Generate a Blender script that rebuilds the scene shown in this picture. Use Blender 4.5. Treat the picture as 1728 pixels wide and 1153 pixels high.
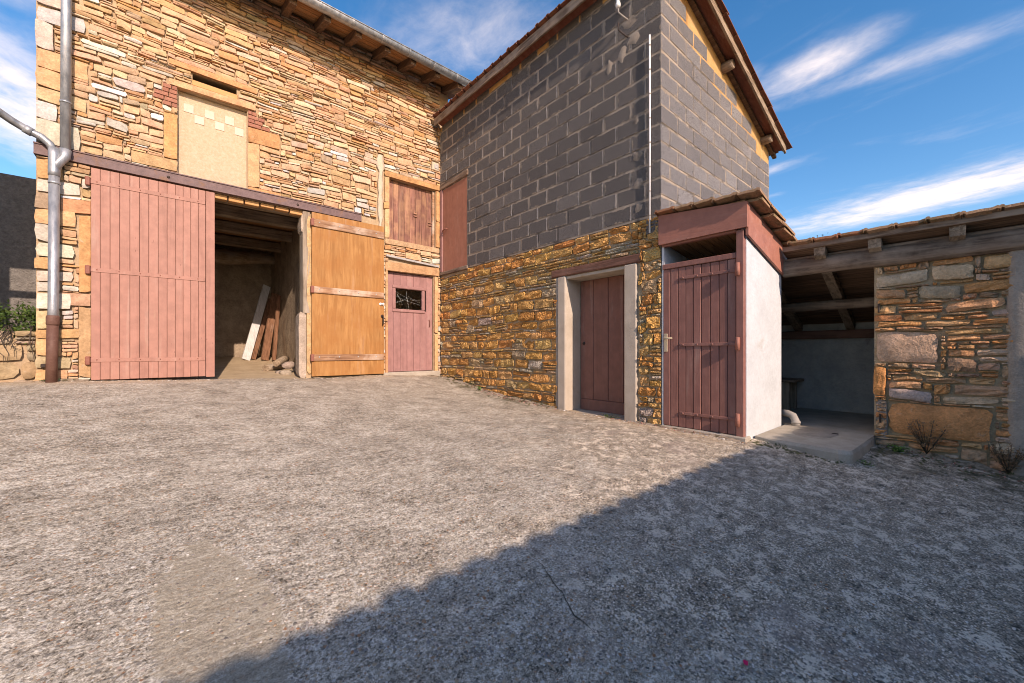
import bpy, math, random
import numpy as np
from mathutils import Vector, Matrix, noise as mnoise

for o in list(bpy.data.objects):
    bpy.data.objects.remove(o)
SC = bpy.context.scene
COL = SC.collection
R = math.radians

# ------------------------------------------------------------------ camera
FWD = Vector((0.6525, 0.7578, 0.0)).normalized()
cam_d = bpy.data.cameras.new('camera')
cam = bpy.data.objects.new('camera', cam_d)
COL.objects.link(cam)
cam.location = (0, 0, 0)                       # eye level is z = 0; the yard lies about 1.2 m lower
cam.rotation_euler = FWD.to_track_quat('-Z', 'Y').to_euler()
cam_d.sensor_width = 36.0
cam_d.lens = 677.0 / 1728.0 * 36.0
cam_d.shift_y = 14.5 / 1728.0
cam_d.clip_start = 0.05
cam_d.clip_end = 3000
SC.camera = cam

# ------------------------------------------------------------------ sun, sky, exposure
SUN_TRAVEL = Vector((0.165, 1.0, -0.54)).normalized()
SUN_EL = math.asin(-SUN_TRAVEL.z)
SUN_AZ = math.atan2(-SUN_TRAVEL.x, -SUN_TRAVEL.y)
sl = bpy.data.lights.new('sun', 'SUN')
sl.energy = 2.02
sl.angle = R(0.5)
sl.color = (1.0, 0.985, 0.975)
so = bpy.data.objects.new('sun', sl)
COL.objects.link(so)
so.rotation_euler = SUN_TRAVEL.to_track_quat('-Z', 'Y').to_euler()
so.location = (-5, -20, 20)

SC.view_settings.view_transform = 'Standard'
SC.view_settings.look = 'None'
SC.view_settings.gamma = 1.0
SC.view_settings.exposure = 1.28
SC.view_settings.use_curve_mapping = False
SC.view_settings.use_white_balance = True
SC.view_settings.white_balance_temperature = 8700
SC.view_settings.white_balance_tint = 23
SC.render.engine = 'CYCLES'
SC.cycles.max_bounces = 5
SC.cycles.diffuse_bounces = 2
SC.cycles.glossy_bounces = 2
SC.cycles.transmission_bounces = 4
SC.cycles.use_adaptive_sampling = True
SC.cycles.filter_width = 1.0
SC.render.resolution_x = 1024
SC.render.resolution_y = 683


class NT:
    """small helper round a node tree"""
    def __init__(s, nt):
        s.t = nt; s.n = nt.nodes; s.l = nt.links
    def new(s, typ, **kw):
        n = s.n.new(typ)
        for k, v in kw.items():
            setattr(n, k, v)
        return n
    def put(s, sock, v):
        if v is None: return
        if hasattr(v, 'is_output'): s.l.new(v, sock)
        elif isinstance(v, (tuple, list)) and len(v) == 3 and sock.type == 'RGBA': sock.default_value = (*v, 1)
        else: sock.default_value = v
    def math(s, op, a, b=None, c=None, clamp=False):
        n = s.new('ShaderNodeMath', operation=op, use_clamp=clamp)
        for i, v in enumerate((a, b, c)): s.put(n.inputs[i], v)
        return n.outputs[0]
    def rng(s, v, a, b, c=0.0, d=1.0, smooth=True):
        n = s.new('ShaderNodeMapRange')
        if smooth: n.interpolation_type = 'SMOOTHSTEP'
        s.put(n.inputs[0], v)
        for i, x in enumerate((a, b, c, d)): s.put(n.inputs[i + 1], x)
        return n.outputs[0]
    def mix(s, f, a, b, mode='MIX'):
        n = s.new('ShaderNodeMix', data_type='RGBA', blend_type=mode)
        s.put(n.inputs[0], f); s.put(n.inputs[6], a); s.put(n.inputs[7], b)
        return n.outputs[2]
    def mapping(s, v, loc=(0, 0, 0), rot=(0, 0, 0), scale=(1, 1, 1), typ='POINT'):
        n = s.new('ShaderNodeMapping', vector_type=typ)
        s.put(n.inputs[0], v); n.inputs[1].default_value = loc; n.inputs[2].default_value = rot; n.inputs[3].default_value = scale
        return n.outputs[0]
    def noise(s, v, scale, detail=4.0, rough=0.55, dist=0.0, color=False):
        n = s.new('ShaderNodeTexNoise')
        s.put(n.inputs['Vector'], v); n.inputs['Scale'].default_value = scale
        n.inputs['Detail'].default_value = detail; n.inputs['Roughness'].default_value = rough
        n.inputs['Distortion'].default_value = dist
        return n.outputs['Color' if color else 'Fac']
    def voro(s, v, scale, feature='F1', rnd=1.0):
        n = s.new('ShaderNodeTexVoronoi', feature=feature)
        s.put(n.inputs['Vector'], v); n.inputs['Scale'].default_value = scale
        n.inputs['Randomness'].default_value = rnd
        return n
    def ramp(s, f, stops):
        n = s.new('ShaderNodeValToRGB')
        e = n.color_ramp.elements
        while len(e) < len(stops): e.new(0.5)
        for el, (p, c) in zip(e, stops):
            el.position = p; el.color = (*c, 1)
        s.put(n.inputs[0], f)
        return n.outputs[0]


world = bpy.data.worlds.new('World')
SC.world = world
world.use_nodes = True
w = NT(world.node_tree)
w.n.clear()
sky = w.new('ShaderNodeTexSky', sky_type='NISHITA')
sky.sun_disc = False
sky.sun_elevation = SUN_EL
sky.sun_rotation = SUN_AZ
sky.altitude = 400
sky.air_density = 1.0
sky.dust_density = 0.9
sky.ozone_density = 3.0
gen = w.new('ShaderNodeTexCoord').outputs['Generated']
sep = w.new('ShaderNodeSeparateXYZ'); w.put(sep.inputs[0], gen)
zc = w.math('MAXIMUM', sep.outputs[2], 0.04)
comb = w.new('ShaderNodeCombineXYZ')
w.put(comb.inputs[0], w.math('DIVIDE', sep.outputs[0], zc))
w.put(comb.inputs[1], w.math('DIVIDE', sep.outputs[1], zc))
P = comb.outputs[0]                               # the sky flattened onto a cloud layer
n_a = w.noise(w.mapping(P, scale=(1.9, 1.05, 1), rot=(0, 0, R(-8))), 1.7, 6, 0.6, 0.5)
n_b = w.noise(w.mapping(P, scale=(3.0, 2.0, 1), loc=(3.1, 1.7, 0)), 3.2, 5, 0.62, 0.3)
clouds = None
# banks and streaks of cloud: centre, angle of the long axis, half length, half width, weight
for (cx, cy, ang, L, W, wt) in (
        (3.75, 0.15, 76.5, 1.75, 0.68, 0.95), (1.74, 0.37, 73, 0.36, 0.22, 0.70), (1.93, 0.20, 98, 0.75, 0.16, 0.42),
        (0.80, 1.05, -50, 0.75, 0.42, 0.46), (-0.45, 2.6, 80, 1.4, 0.6, 0.85), (-0.38, 1.55, 85, 0.5, 0.3, 0.75),
        (2.55, 0.78, 78, 0.38, 0.12, 0.42), (3.0, 0.95, 78, 0.3, 0.10, 0.35), (1.62, 0.62, 78, 0.20, 0.12, 0.55),
        (-2.5, -1.0, 75, 2.0, 0.5, 0.8), (0.4, -2.4, 70, 1.8, 0.5, 0.8), (6.5, 2.5, 76, 3.0, 0.8, 0.9)):
    q = w.mapping(P, loc=(cx, cy, 0), rot=(0, 0, R(ang)), scale=(L, W, 1), typ='TEXTURE')
    vm = w.new('ShaderNodeVectorMath', operation='LENGTH'); w.put(vm.inputs[0], q)
    e = w.math('MULTIPLY', w.rng(vm.outputs['Value'], 1.0, 0.0), wt)
    clouds = e if clouds is None else w.math('MAXIMUM', clouds, e)
nn = w.math('ADD', w.math('MULTIPLY', w.math('SUBTRACT', n_a, 0.5), 1.1), w.math('MULTIPLY', w.math('SUBTRACT', n_b, 0.5), 1.0))
body = w.rng(w.math('ADD', clouds, w.math('MULTIPLY', nn, w.math('ADD', 0.25, clouds))), 0.06, 1.25)
thin = w.math('MULTIPLY', w.rng(n_a, 0.52, 0.85), 0.14)
mask = w.math('MINIMUM', w.math('MULTIPLY', w.math('MAXIMUM', body, thin), 0.93), 0.93)
hsv = w.new('ShaderNodeHueSaturation'); hsv.inputs['Saturation'].default_value = 1.36; hsv.inputs['Value'].default_value = 0.76
w.put(hsv.inputs['Color'], sky.outputs[0])
csum = w.mix(mask, hsv.outputs[0], (3.2, 3.45, 3.9))
bg = w.new('ShaderNodeBackground'); w.put(bg.inputs[0], csum); bg.inputs[1].default_value = 0.15
wo = w.new('ShaderNodeOutputWorld'); w.l.new(bg.outputs[0], wo.inputs[0])

# ------------------------------------------------------------------ places, in metres from the camera
BY = 7.424      # face of the barn
TX = 4.39       # long face of the block building (and of the outhouse door)
FY = 2.42       # its gable face
WY = 1.523      # white side wall of the outhouse
AX = 5.564      # face of the lean-to
rng = random.Random(7)

_xs = np.array([-60, -1.2, 0.5, 2.0, 3.2, 4.4, 5.6, 7, 60.])
_ys = np.array([-60, -3, -0.26, 0.7, 1.5, 2.5, 4.0, 5.5, 7.42, 9, 60.])
_gz = np.array([
    [-1.7, -1.60, -1.30, -1.19, -1.10, -0.98, -0.81, -0.62, -0.36, -0.5, -0.8],
    [-1.7, -1.60, -1.30, -1.19, -1.10, -0.98, -0.81, -0.62, -0.365, -0.6, -0.8],
    [-1.7, -1.60, -1.30, -1.19, -1.09, -0.98, -0.81, -0.63, -0.415, -0.8, -0.8],
    [-1.7, -1.58, -1.25, -1.15, -1.04, -0.95, -0.82, -0.67, -0.475, -0.8, -0.8],
    [-1.7, -1.55, -1.20, -1.10, -0.98, -0.91, -0.845, -0.72, -0.46, -0.8, -0.8],
    [-1.7, -1.48, -1.13, -1.015, -0.90, -0.875, -0.875, -0.76, -0.515, -0.9, -0.9],
    [-1.7, -1.42, -1.09, -0.965, -0.95, -1.0, -1.0, -0.95, -0.95, -0.95, -0.95],
    [-1.7, -1.42, -1.15, -1.1, -1.1, -1.1, -1.1, -1.1, -1.1, -1.1, -1.1],
    [-1.7, -1.6, -1.4, -1.3, -1.3, -1.3, -1.3, -1.3, -1.3, -1.3, -1.3]])


def _vn(x, y, seed):
    """smooth value noise, vectorised"""
    xi = np.floor(x).astype(np.int64); yi = np.floor(y).astype(np.int64)
    fx = x - xi; fy = y - yi
    fx = fx * fx * (3 - 2 * fx); fy = fy * fy * (3 - 2 * fy)
    def h(a, b):
        n = (a * 374761393 + b * 668265263 + seed * 974711) & 0x7fffffff
        n = ((n ^ (n >> 13)) * 1274126177) & 0x7fffffff
        return ((n ^ (n >> 16)) & 0xffff) / 65535.0
    return (h(xi, yi) * (1 - fx) + h(xi + 1, yi) * fx) * (1 - fy) + (h(xi, yi + 1) * (1 - fx) + h(xi + 1, yi + 1) * fx) * fy


def _bil(x, y):
    ix = np.clip(np.searchsorted(_xs, x) - 1, 0, len(_xs) - 2); iy = np.clip(np.searchsorted(_ys, y) - 1, 0, len(_ys) - 2)
    fx = np.clip((x - _xs[ix]) / (_xs[ix + 1] - _xs[ix]), 0, 1); fy = np.clip((y - _ys[iy]) / (_ys[iy + 1] - _ys[iy]), 0, 1)
    return (_gz[ix, iy] * (1 - fx) + _gz[ix + 1, iy] * fx) * (1 - fy) + (_gz[ix, iy + 1] * (1 - fx) + _gz[ix + 1, iy + 1] * fx) * fy


def ground_z(x, y, fine=True):
    x = np.asarray(x, float); y = np.asarray(y, float)
    z = 0
    for dx in (-0.3, 0, 0.3):
        for dy in (-0.3, 0, 0.3):
            z = z + _bil(x + dx, np.where(y > 7.1, np.minimum(y + dy, np.maximum(y, 7.4)), y + dy)) / 9
    z = z + 0.018 * (_vn(x * 1.3, y * 1.3, 3) - 0.5) + 0.008 * (_vn(x * 5, y * 6, 5) - 0.5)
    if fine:
        z = z + 0.004 * (_vn(x * 16, y * 21, 8) - 0.5) + 0.0035 * (_vn(x * 45, y * 52, 9) - 0.5)
    return z


def gz(x, y):
    return float(ground_z(np.array([x]), np.array([y]), False)[0])


# ------------------------------------------------------------------ mesh and object helpers
WLOC = {}


class MB:
    def __init__(s):
        s.v = []; s.f = []; s.c = []; s.sm = []
    def face(s, idx, smooth=False, flip=False):
        s.f.append(tuple(reversed(idx)) if flip else tuple(idx)); s.sm.append(smooth)
    def add(s, verts, faces, col=None, smooth=False):
        b = len(s.v)
        s.v += [tuple(p) for p in verts]
        for f in faces: s.face([b + i for i in f], smooth)
        if col is not None:
            s.c += [None] * (b - len(s.c)) + [col] * len(verts)
        return s
    def box(s, x0, x1, y0, y1, z0, z1, b=0.0):
        x0, x1 = sorted((x0, x1)); y0, y1 = sorted((y0, y1)); z0, z1 = sorted((z0, z1))
        b = min(b, 0.45 * (x1 - x0), 0.45 * (y1 - y0), 0.45 * (z1 - z0))
        if b <= 0:
            return s.add([(x0, y0, z0), (x1, y0, z0), (x1, y1, z0), (x0, y1, z0), (x0, y0, z1), (x1, y0, z1), (x1, y1, z1), (x0, y1, z1)],
                         [(3, 2, 1, 0), (4, 5, 6, 7), (0, 1, 5, 4), (1, 2, 6, 5), (2, 3, 7, 6), (3, 0, 4, 7)])
        return s.cbox(((x0, x1), (y0, y1), (z0, z1)), b)
    def cbox(s, ext, b):
        V = []; ix = {}
        for c in range(8):
            sg = [(c >> k) & 1 for k in range(3)]
            for ax in range(3):
                p = []
                for k in range(3):
                    e = ext[k][sg[k]]
                    p.append(e if k == ax else e + (b if sg[k] == 0 else -b))
                ix[(c, ax)] = len(V); V.append(tuple(p))
        F = []
        cen = [sum(e) / 2 for e in ext]
        def addf(ids):
            a, b_, c_ = (Vector(V[i]) for i in ids[:3])
            n = (b_ - a).cross(c_ - a); m = sum((Vector(V[i]) for i in ids), Vector()) / len(ids) - Vector(cen)
            F.append(tuple(ids) if n.dot(m) > 0 else tuple(reversed(ids)))
        for ax in range(3):
            o1, o2 = [k for k in range(3) if k != ax]
            for sd in (0, 1):
                addf([ix[((sd << ax) | (a << o1) | (b2 << o2), ax)] for a, b2 in ((0, 0), (1, 0), (1, 1), (0, 1))])
            for a in (0, 1):
                for b2 in (0, 1):
                    c0 = (a << o1) | (b2 << o2); c1 = c0 | (1 << ax)
                    addf([ix[(c0, o1)], ix[(c0, o2)], ix[(c1, o2)], ix[(c1, o1)]])
        for c in range(8): addf([ix[(c, 0)], ix[(c, 1)], ix[(c, 2)]])
        return s.add(V, F)
    def tube(s, pts, rad, n=10, cap=True, smooth=True, half=None, up=None):
        pts = [Vector(p) for p in pts]
        rs = rad if isinstance(rad, (list, tuple)) else [rad] * len(pts)
        b0 = len(s.v); prev = None
        for i, p in enumerate(pts):
            t = (pts[min(i + 1, len(pts) - 1)] - pts[max(i - 1, 0)]).normalized()
            if prev is None:
                a = Vector(up) if up else (Vector((0, 0, 1)) if abs(t.z) < 0.9 else Vector((1, 0, 0)))
                x = (a - t * a.dot(t)).normalized()
            else:
                x = (prev - t * prev.dot(t)).normalized()
            prev = x; y = t.cross(x)
            for k in range(n):
                an = 2 * math.pi * k / n
                s.v.append(tuple(p + (x * math.cos(an) + y * math.sin(an)) * rs[i]))
        for i in range(len(pts) - 1):
            for k in range(n):
                a = b0 + i * n + k; b = b0 + i * n + (k + 1) % n
                s.face((a, b, b + n, a + n), smooth)
        if cap:
            s.face([b0 + k for k in range(n)], False, True)
            s.face([b0 + (len(pts) - 1) * n + k for k in range(n)])
        return s
    def sweep(s, prof, p0, p1, U, V_):
        """closed profile [(u, v)] swept straight from p0 to p1"""
        U = Vector(U); V_ = Vector(V_); n = len(prof); b = len(s.v)
        for p in (Vector(p0), Vector(p1)):
            for (u, v) in prof: s.v.append(tuple(p + U * u + V_ * v))
        for k in range(n): s.face((b + k, b + (k + 1) % n, b + n + (k + 1) % n, b + n + k))
        s.face([b + k for k in range(n)], False, True); s.face([b + n + k for k in range(n)])
        return s
    def mesh(s, name, centre=None):
        me = bpy.data.meshes.new(name)
        c = Vector(centre) if centre is not None else Vector((0, 0, 0))
        me.from_pydata([(p[0] - c.x, p[1] - c.y, p[2] - c.z) for p in s.v], [], s.f)
        me.polygons.foreach_set('use_smooth', s.sm)
        if s.c:
            s.c += [s.c[-1]] * (len(s.v) - len(s.c))
            at = me.attributes.new('tone', 'FLOAT_COLOR', 'POINT')
            at.data.foreach_set('color', [x for c_ in s.c for x in ((*c_, 1.0) if c_ else (0.4, 0.3, 0.2, 1))])
        return me
    def centre(s):
        a = np.array(s.v); return Vector((a.min(0) + a.max(0)) / 2)


def link(o, parent, wl):
    COL.objects.link(o)
    WLOC[o.name] = Vector(wl)
    if parent is not None:
        o.parent = parent
        o.location = Vector(wl) - WLOC[parent.name]
    else:
        o.location = wl
    return o


def obj(name, mb, mat, parent=None, label=None, cat=None, group=None, kind=None):
    c = mb.centre()
    me = mb.mesh(name, c)
    me.materials.append(MAT[mat])
    o = bpy.data.objects.new(name, me)
    link(o, parent, c)
    return tag(o, label, cat, group, kind)


def inst(name, me, parent, wl, rot=None, scale=None):
    o = bpy.data.objects.new(name, me)
    link(o, parent, wl)
    if rot: o.rotation_euler = rot
    if scale: o.scale = scale
    return o


def tag(o, label=None, cat=None, group=None, kind=None):
    if label: o['label'] = label
    if cat: o['category'] = cat
    if group: o['group'] = group
    if kind: o['kind'] = kind
    return o


def thing(name, loc, label, cat, group=None):
    o = bpy.data.objects.new(name, None)
    o.empty_display_size = 0.2
    link(o, None, Vector(loc))
    return tag(o, label, cat, group)


def bx(x0, x1, y0, y1, z0, z1, b=0.0):
    return MB().box(x0, x1, y0, y1, z0, z1, b)


# ------------------------------------------------------------------ materials
MAT = {}


def new_mat(name):
    m = bpy.data.materials.new(name); m.use_nodes = True
    t = NT(m.node_tree); t.n.clear()
    out = t.new('ShaderNodeOutputMaterial'); b = t.new('ShaderNodeBsdfPrincipled')
    t.l.new(b.outputs[0], out.inputs[0])
    b.inputs['Specular IOR Level'].default_value = 0.25
    MAT[name] = m
    t.b = b
    t.pos = t.new('ShaderNodeNewGeometry').outputs['Position']
    return t


def finish(t, col, rough=0.85, h=None, dist=0.01, strength=1.0, metal=0.0):
    t.put(t.b.inputs['Base Color'], col); t.put(t.b.inputs['Roughness'], rough); t.put(t.b.inputs['Metallic'], metal)
    if h is not None:
        bp = t.new('ShaderNodeBump'); bp.inputs['Distance'].default_value = dist; bp.inputs['Strength'].default_value = strength
        t.put(bp.inputs['Height'], h); t.l.new(bp.outputs[0], t.b.inputs['Normal'])


def rnd_obj(t):
    return t.new('ShaderNodeObjectInfo').outputs['Random']


def mat_stone(name, bump=0.006, lichen=0.25, scale=1.0, ridges=False, lcol=(0.16, 0.14, 0.115)):
    t = new_mat(name)
    at = t.new('ShaderNodeAttribute', attribute_name='tone').outputs['Color']
    n1 = t.noise(t.pos, 9 * scale, 7, 0.62); n2 = t.noise(t.pos, 42 * scale, 6, 0.65); n3 = t.noise(t.pos, 3.0 * scale, 5, 0.6)
    f = t.math('MULTIPLY', t.rng(n1, 0.25, 0.75, 0.68, 1.22, False), t.rng(n2, 0.25, 0.75, 0.72, 1.22, False))
    c = t.mix(1.0, at, t.new('ShaderNodeCombineColor').outputs[0], 'MULTIPLY')
    cc = c.node.inputs[7].links[0].from_node
    for i, k in enumerate((1.0, 0.985, 0.95)):
        t.put(cc.inputs[i], t.math('POWER', f, 2.0 - k))
    c = t.mix(t.math('MULTIPLY', t.rng(t.math('ADD', n3, t.math('MULTIPLY', n2, 0.35)), 0.70, 0.90), lichen), c, lcol)
    pale = t.rng(t.noise(t.pos, 17 * scale, 5, 0.6, 0.6), 0.60, 0.74)
    c = t.mix(t.math('MULTIPLY', pale, 0.32), c, (0.58, 0.50, 0.40))
    h = t.math('ADD', t.math('MULTIPLY', n1, 1.0), t.math('MULTIPLY', n2, 0.6))
    if ridges:
        vv = t.voro(t.mapping(t.pos, scale=(1, 1, 1.6)), 34, 'F1').outputs['Distance']
        h = t.math('ADD', h, t.math('MULTIPLY', vv, 0.9))
    finish(t, c, 0.95, h, bump, 1.0)
    t.b.inputs['Specular IOR Level'].default_value = 0.08


mat_stone('barn_stone', 0.010, 0.12)
mat_stone('rough_stone', 0.026, 0.14, 1.1, True)
mat_stone('lean_stone', 0.028, 0.22, 0.9, False, (0.15, 0.125, 0.10))


def mat_plain(name, c0, c1, scale=8, rough=0.9, bump=0.004, fine=60, c2=None, spots=(0.62, 0.75)):
    t = new_mat(name)
    n1 = t.noise(t.pos, scale, 7, 0.6); n2 = t.noise(t.pos, fine, 5, 0.6)
    c = t.mix(t.rng(t.math('ADD', t.math('MULTIPLY', n1, 0.65), t.math('MULTIPLY', n2, 0.35)), 0.3, 0.7), c0, c1)
    if c2 is not None:
        c = t.mix(t.rng(t.noise(t.pos, scale * 0.37, 6, 0.65, 0.4), *spots), c, c2)
    finish(t, c, rough, t.math('ADD', t.math('MULTIPLY', n2, 0.8), n1), bump)
    return t


mat_plain('mortar', (0.34, 0.23, 0.135), (0.50, 0.365, 0.24), 6, 0.95, 0.008, 70, (0.36, 0.24, 0.14))
mat_plain('joint_mortar', (0.25, 0.195, 0.15), (0.39, 0.32, 0.26), 5, 0.95, 0.005, 80, (0.10, 0.085, 0.075), (0.48, 0.62))
mat_plain('dark_mortar', (0.34, 0.225, 0.125), (0.50, 0.375, 0.25), 6, 0.95, 0.010, 80)
mat_plain('earth_render', (0.47, 0.27, 0.105), (0.58, 0.36, 0.165), 7, 0.95, 0.025, 40, (0.38, 0.20, 0.08), (0.5, 0.65))
mat_plain('dressed_stone', (0.54, 0.265, 0.110), (0.61, 0.325, 0.145), 5, 0.88, 0.004, 70, (0.58, 0.38, 0.21), (0.6, 0.72))
mat_plain('pale_plaster', (0.48, 0.385, 0.285), (0.58, 0.485, 0.375), 7, 0.9, 0.006, 70)
mat_plain('white_paint_wall', (0.49, 0.515, 0.53), (0.58, 0.615, 0.64), 4, 0.85, 0.008, 26, (0.42, 0.385, 0.345), (0.60, 0.78))
mat_plain('cement', (0.27, 0.225, 0.185), (0.41, 0.345, 0.285), 7, 0.95, 0.012, 55, (0.16, 0.14, 0.125))
mat_plain('slab_concrete', (0.33, 0.28, 0.22), (0.46, 0.40, 0.33), 6, 0.92, 0.005, 90, (0.20, 0.17, 0.13))
mat_plain('jamb_concrete', (0.42, 0.345, 0.27), (0.54, 0.46, 0.375), 5, 0.92, 0.004, 130, (0.42, 0.30, 0.18), (0.64, 0.78))
mat_plain('panel_board', (0.47, 0.335, 0.215), (0.58, 0.44, 0.315), 38, 0.9, 0.005, 120, (0.60, 0.46, 0.34), (0.55, 0.7))
mat_plain('white_tile', (0.55, 0.45, 0.35), (0.63, 0.53, 0.43), 20, 0.7, 0.002, 90)
mat_plain('roughcast', (0.15, 0.135, 0.12), (0.27, 0.245, 0.22), 22, 0.95, 0.025, 75, (0.10, 0.09, 0.08))
mat_plain('dirt_floor', (0.40, 0.29, 0.18), (0.54, 0.41, 0.27), 5, 0.95, 0.015, 60, (0.28, 0.20, 0.12))
mat_plain('old_plaster', (0.22, 0.165, 0.12), (0.44, 0.34, 0.24), 4, 0.95, 0.02, 30, (0.13, 0.095, 0.07))
mat_plain('grey_plaster', (0.30, 0.30, 0.29), (0.44, 0.43, 0.41), 4, 0.95, 0.02, 26, (0.20, 0.19, 0.18))
mat_plain('rendered_house', (0.50, 0.44, 0.35), (0.58, 0.52, 0.42), 5, 0.95, 0.006, 60)
mat_plain('iron', (0.030, 0.022, 0.020), (0.07, 0.045, 0.035), 30, 0.6, 0.002, 120)
mat_plain('red_iron', (0.24, 0.085, 0.06), (0.30, 0.12, 0.085), 30, 0.6, 0.002, 120)
mat_plain('brass_plate', (0.45, 0.36, 0.24), (0.55, 0.45, 0.32), 30, 0.45, 0.001, 120)
mat_plain('white_plastic', (0.75, 0.75, 0.75), (0.82, 0.82, 0.82), 10, 0.4, 0.0005, 90)
mat_plain('steel_beam', (0.115, 0.07, 0.068), (0.20, 0.125, 0.12), 10, 0.55, 0.003, 90, (0.20, 0.10, 0.06), (0.55, 0.7))
mat_plain('cast_iron_pipe', (0.12, 0.055, 0.040), (0.19, 0.10, 0.075), 12, 0.6, 0.002, 70)
mat_plain('grey_stone', (0.33, 0.31, 0.30), (0.46, 0.44, 0.42), 9, 0.9, 0.006, 60)
mat_plain('yard_dirt', (0.20, 0.15, 0.105), (0.44, 0.35, 0.265), 22, 0.97, 0.012, 90, (0.11, 0.085, 0.05), (0.48, 0.6))
mat_plain('dark_soil', (0.07, 0.055, 0.04), (0.15, 0.12, 0.09), 14, 0.98, 0.02, 70)
mat_plain('drain_plastic', (0.30, 0.27, 0.24), (0.38, 0.345, 0.31), 9, 0.6, 0.001, 90)


def mat_block(name, ax):
    t = new_mat(name)
    r = rnd_obj(t)
    sp = t.voro(t.pos, 150, 'F1').outputs['Distance']; n2 = t.noise(t.pos, 120, 4, 0.7); n1 = t.noise(t.pos, 5, 5, 0.6)
    c = t.mix(t.rng(t.math('ADD', t.math('MULTIPLY', n2, 0.7), t.math('MULTIPLY', sp, 0.4)), 0.30, 0.70), (0.034, 0.031, 0.030), (0.180, 0.168, 0.163))
    c = t.mix(1.0, c, t.ramp(r, [(0.0, (0.76, 0.73, 0.72)), (0.5, (0.97, 0.94, 0.92)), (0.9, (1.10, 1.06, 1.03)), (1.0, (1.32, 1.28, 1.24))]), 'MULTIPLY')
    c = t.mix(t.math('MULTIPLY', t.rng(n1, 0.50, 0.78), 0.35), c, (0.17, 0.145, 0.125))
    pit = t.rng(t.noise(t.pos, 85, 3, 0.5), 0.58, 0.67)
    c = t.mix(t.math('MULTIPLY', pit, t.math('MULTIPLY', t.rng(r, 0.3, 0.9), 0.85)), c, (0.02, 0.019, 0.019))
    # sunlit side put into the colour: gable faces lightened, long face kept dark
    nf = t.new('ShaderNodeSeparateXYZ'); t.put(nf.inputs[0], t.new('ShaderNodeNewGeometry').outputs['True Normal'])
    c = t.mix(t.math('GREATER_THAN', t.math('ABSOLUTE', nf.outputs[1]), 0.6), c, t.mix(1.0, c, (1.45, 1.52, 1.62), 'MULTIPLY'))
    # mortar squeezed out over the edges of the block
    tc = t.new('ShaderNodeTexCoord')
    g = t.new('ShaderNodeSeparateXYZ'); t.put(g.inputs[0], tc.outputs['Generated'])
    ob = t.new('ShaderNodeSeparateXYZ'); t.put(ob.inputs[0], tc.outputs['Object'])
    ez = t.math('SUBTRACT', 0.0983, t.math('ABSOLUTE', ob.outputs[2]))
    eu = t.math('MULTIPLY', t.math('SUBTRACT', 0.5, t.math('ABSOLUTE', t.math('SUBTRACT', g.outputs[ax], 0.5))), 0.395)
    nm = t.new('ShaderNodeSeparateXYZ'); t.put(nm.inputs[0], t.new('ShaderNodeNewGeometry').outputs['Normal'])
    eu = t.math('ADD', eu, t.math('GREATER_THAN', t.math('ABSOLUTE', nm.outputs[ax]), 0.6))
    edge = t.math('MINIMUM', ez, eu)
    sm = t.math('MULTIPLY', t.rng(t.noise(t.pos, 9, 7, 0.75), 0.40, 0.80), 0.046)
    m = t.rng(t.math('SUBTRACT', edge, t.math('ADD', sm, t.math('MULTIPLY', t.math('SUBTRACT', n2, 0.5), 0.014))), 0.004, -0.004)
    c = t.mix(t.math('MULTIPLY', m, 0.85), c, t.mix(t.rng(n2, 0.3, 0.7), (0.20, 0.155, 0.118), (0.40, 0.325, 0.255)))
    h = t.math('SUBTRACT', t.math('ADD', n2, t.math('MULTIPLY', sp, 0.8)), t.math('MULTIPLY', pit, t.math('ADD', 0.25, t.rng(r, 0.2, 0.8))))
    finish(t, c, 0.95, h, 0.007)


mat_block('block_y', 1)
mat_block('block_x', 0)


def grain(t, axis, along=2.2, across=38, warp=0.6):
    sc = [across] * 3; sc[axis] = along
    off = t.new('ShaderNodeVectorMath', operation='ADD'); t.put(off.inputs[0], t.pos)
    cb = t.new('ShaderNodeCombineXYZ')
    for i in range(3): t.put(cb.inputs[i], t.math('MULTIPLY', rnd_obj(t), 3.7 + i))
    t.put(off.inputs[1], cb.outputs[0])
    v = t.mapping(off.outputs[0], scale=tuple(sc))
    return t.noise(v, 1.0, 6, 0.62, warp), off.outputs[0]


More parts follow.
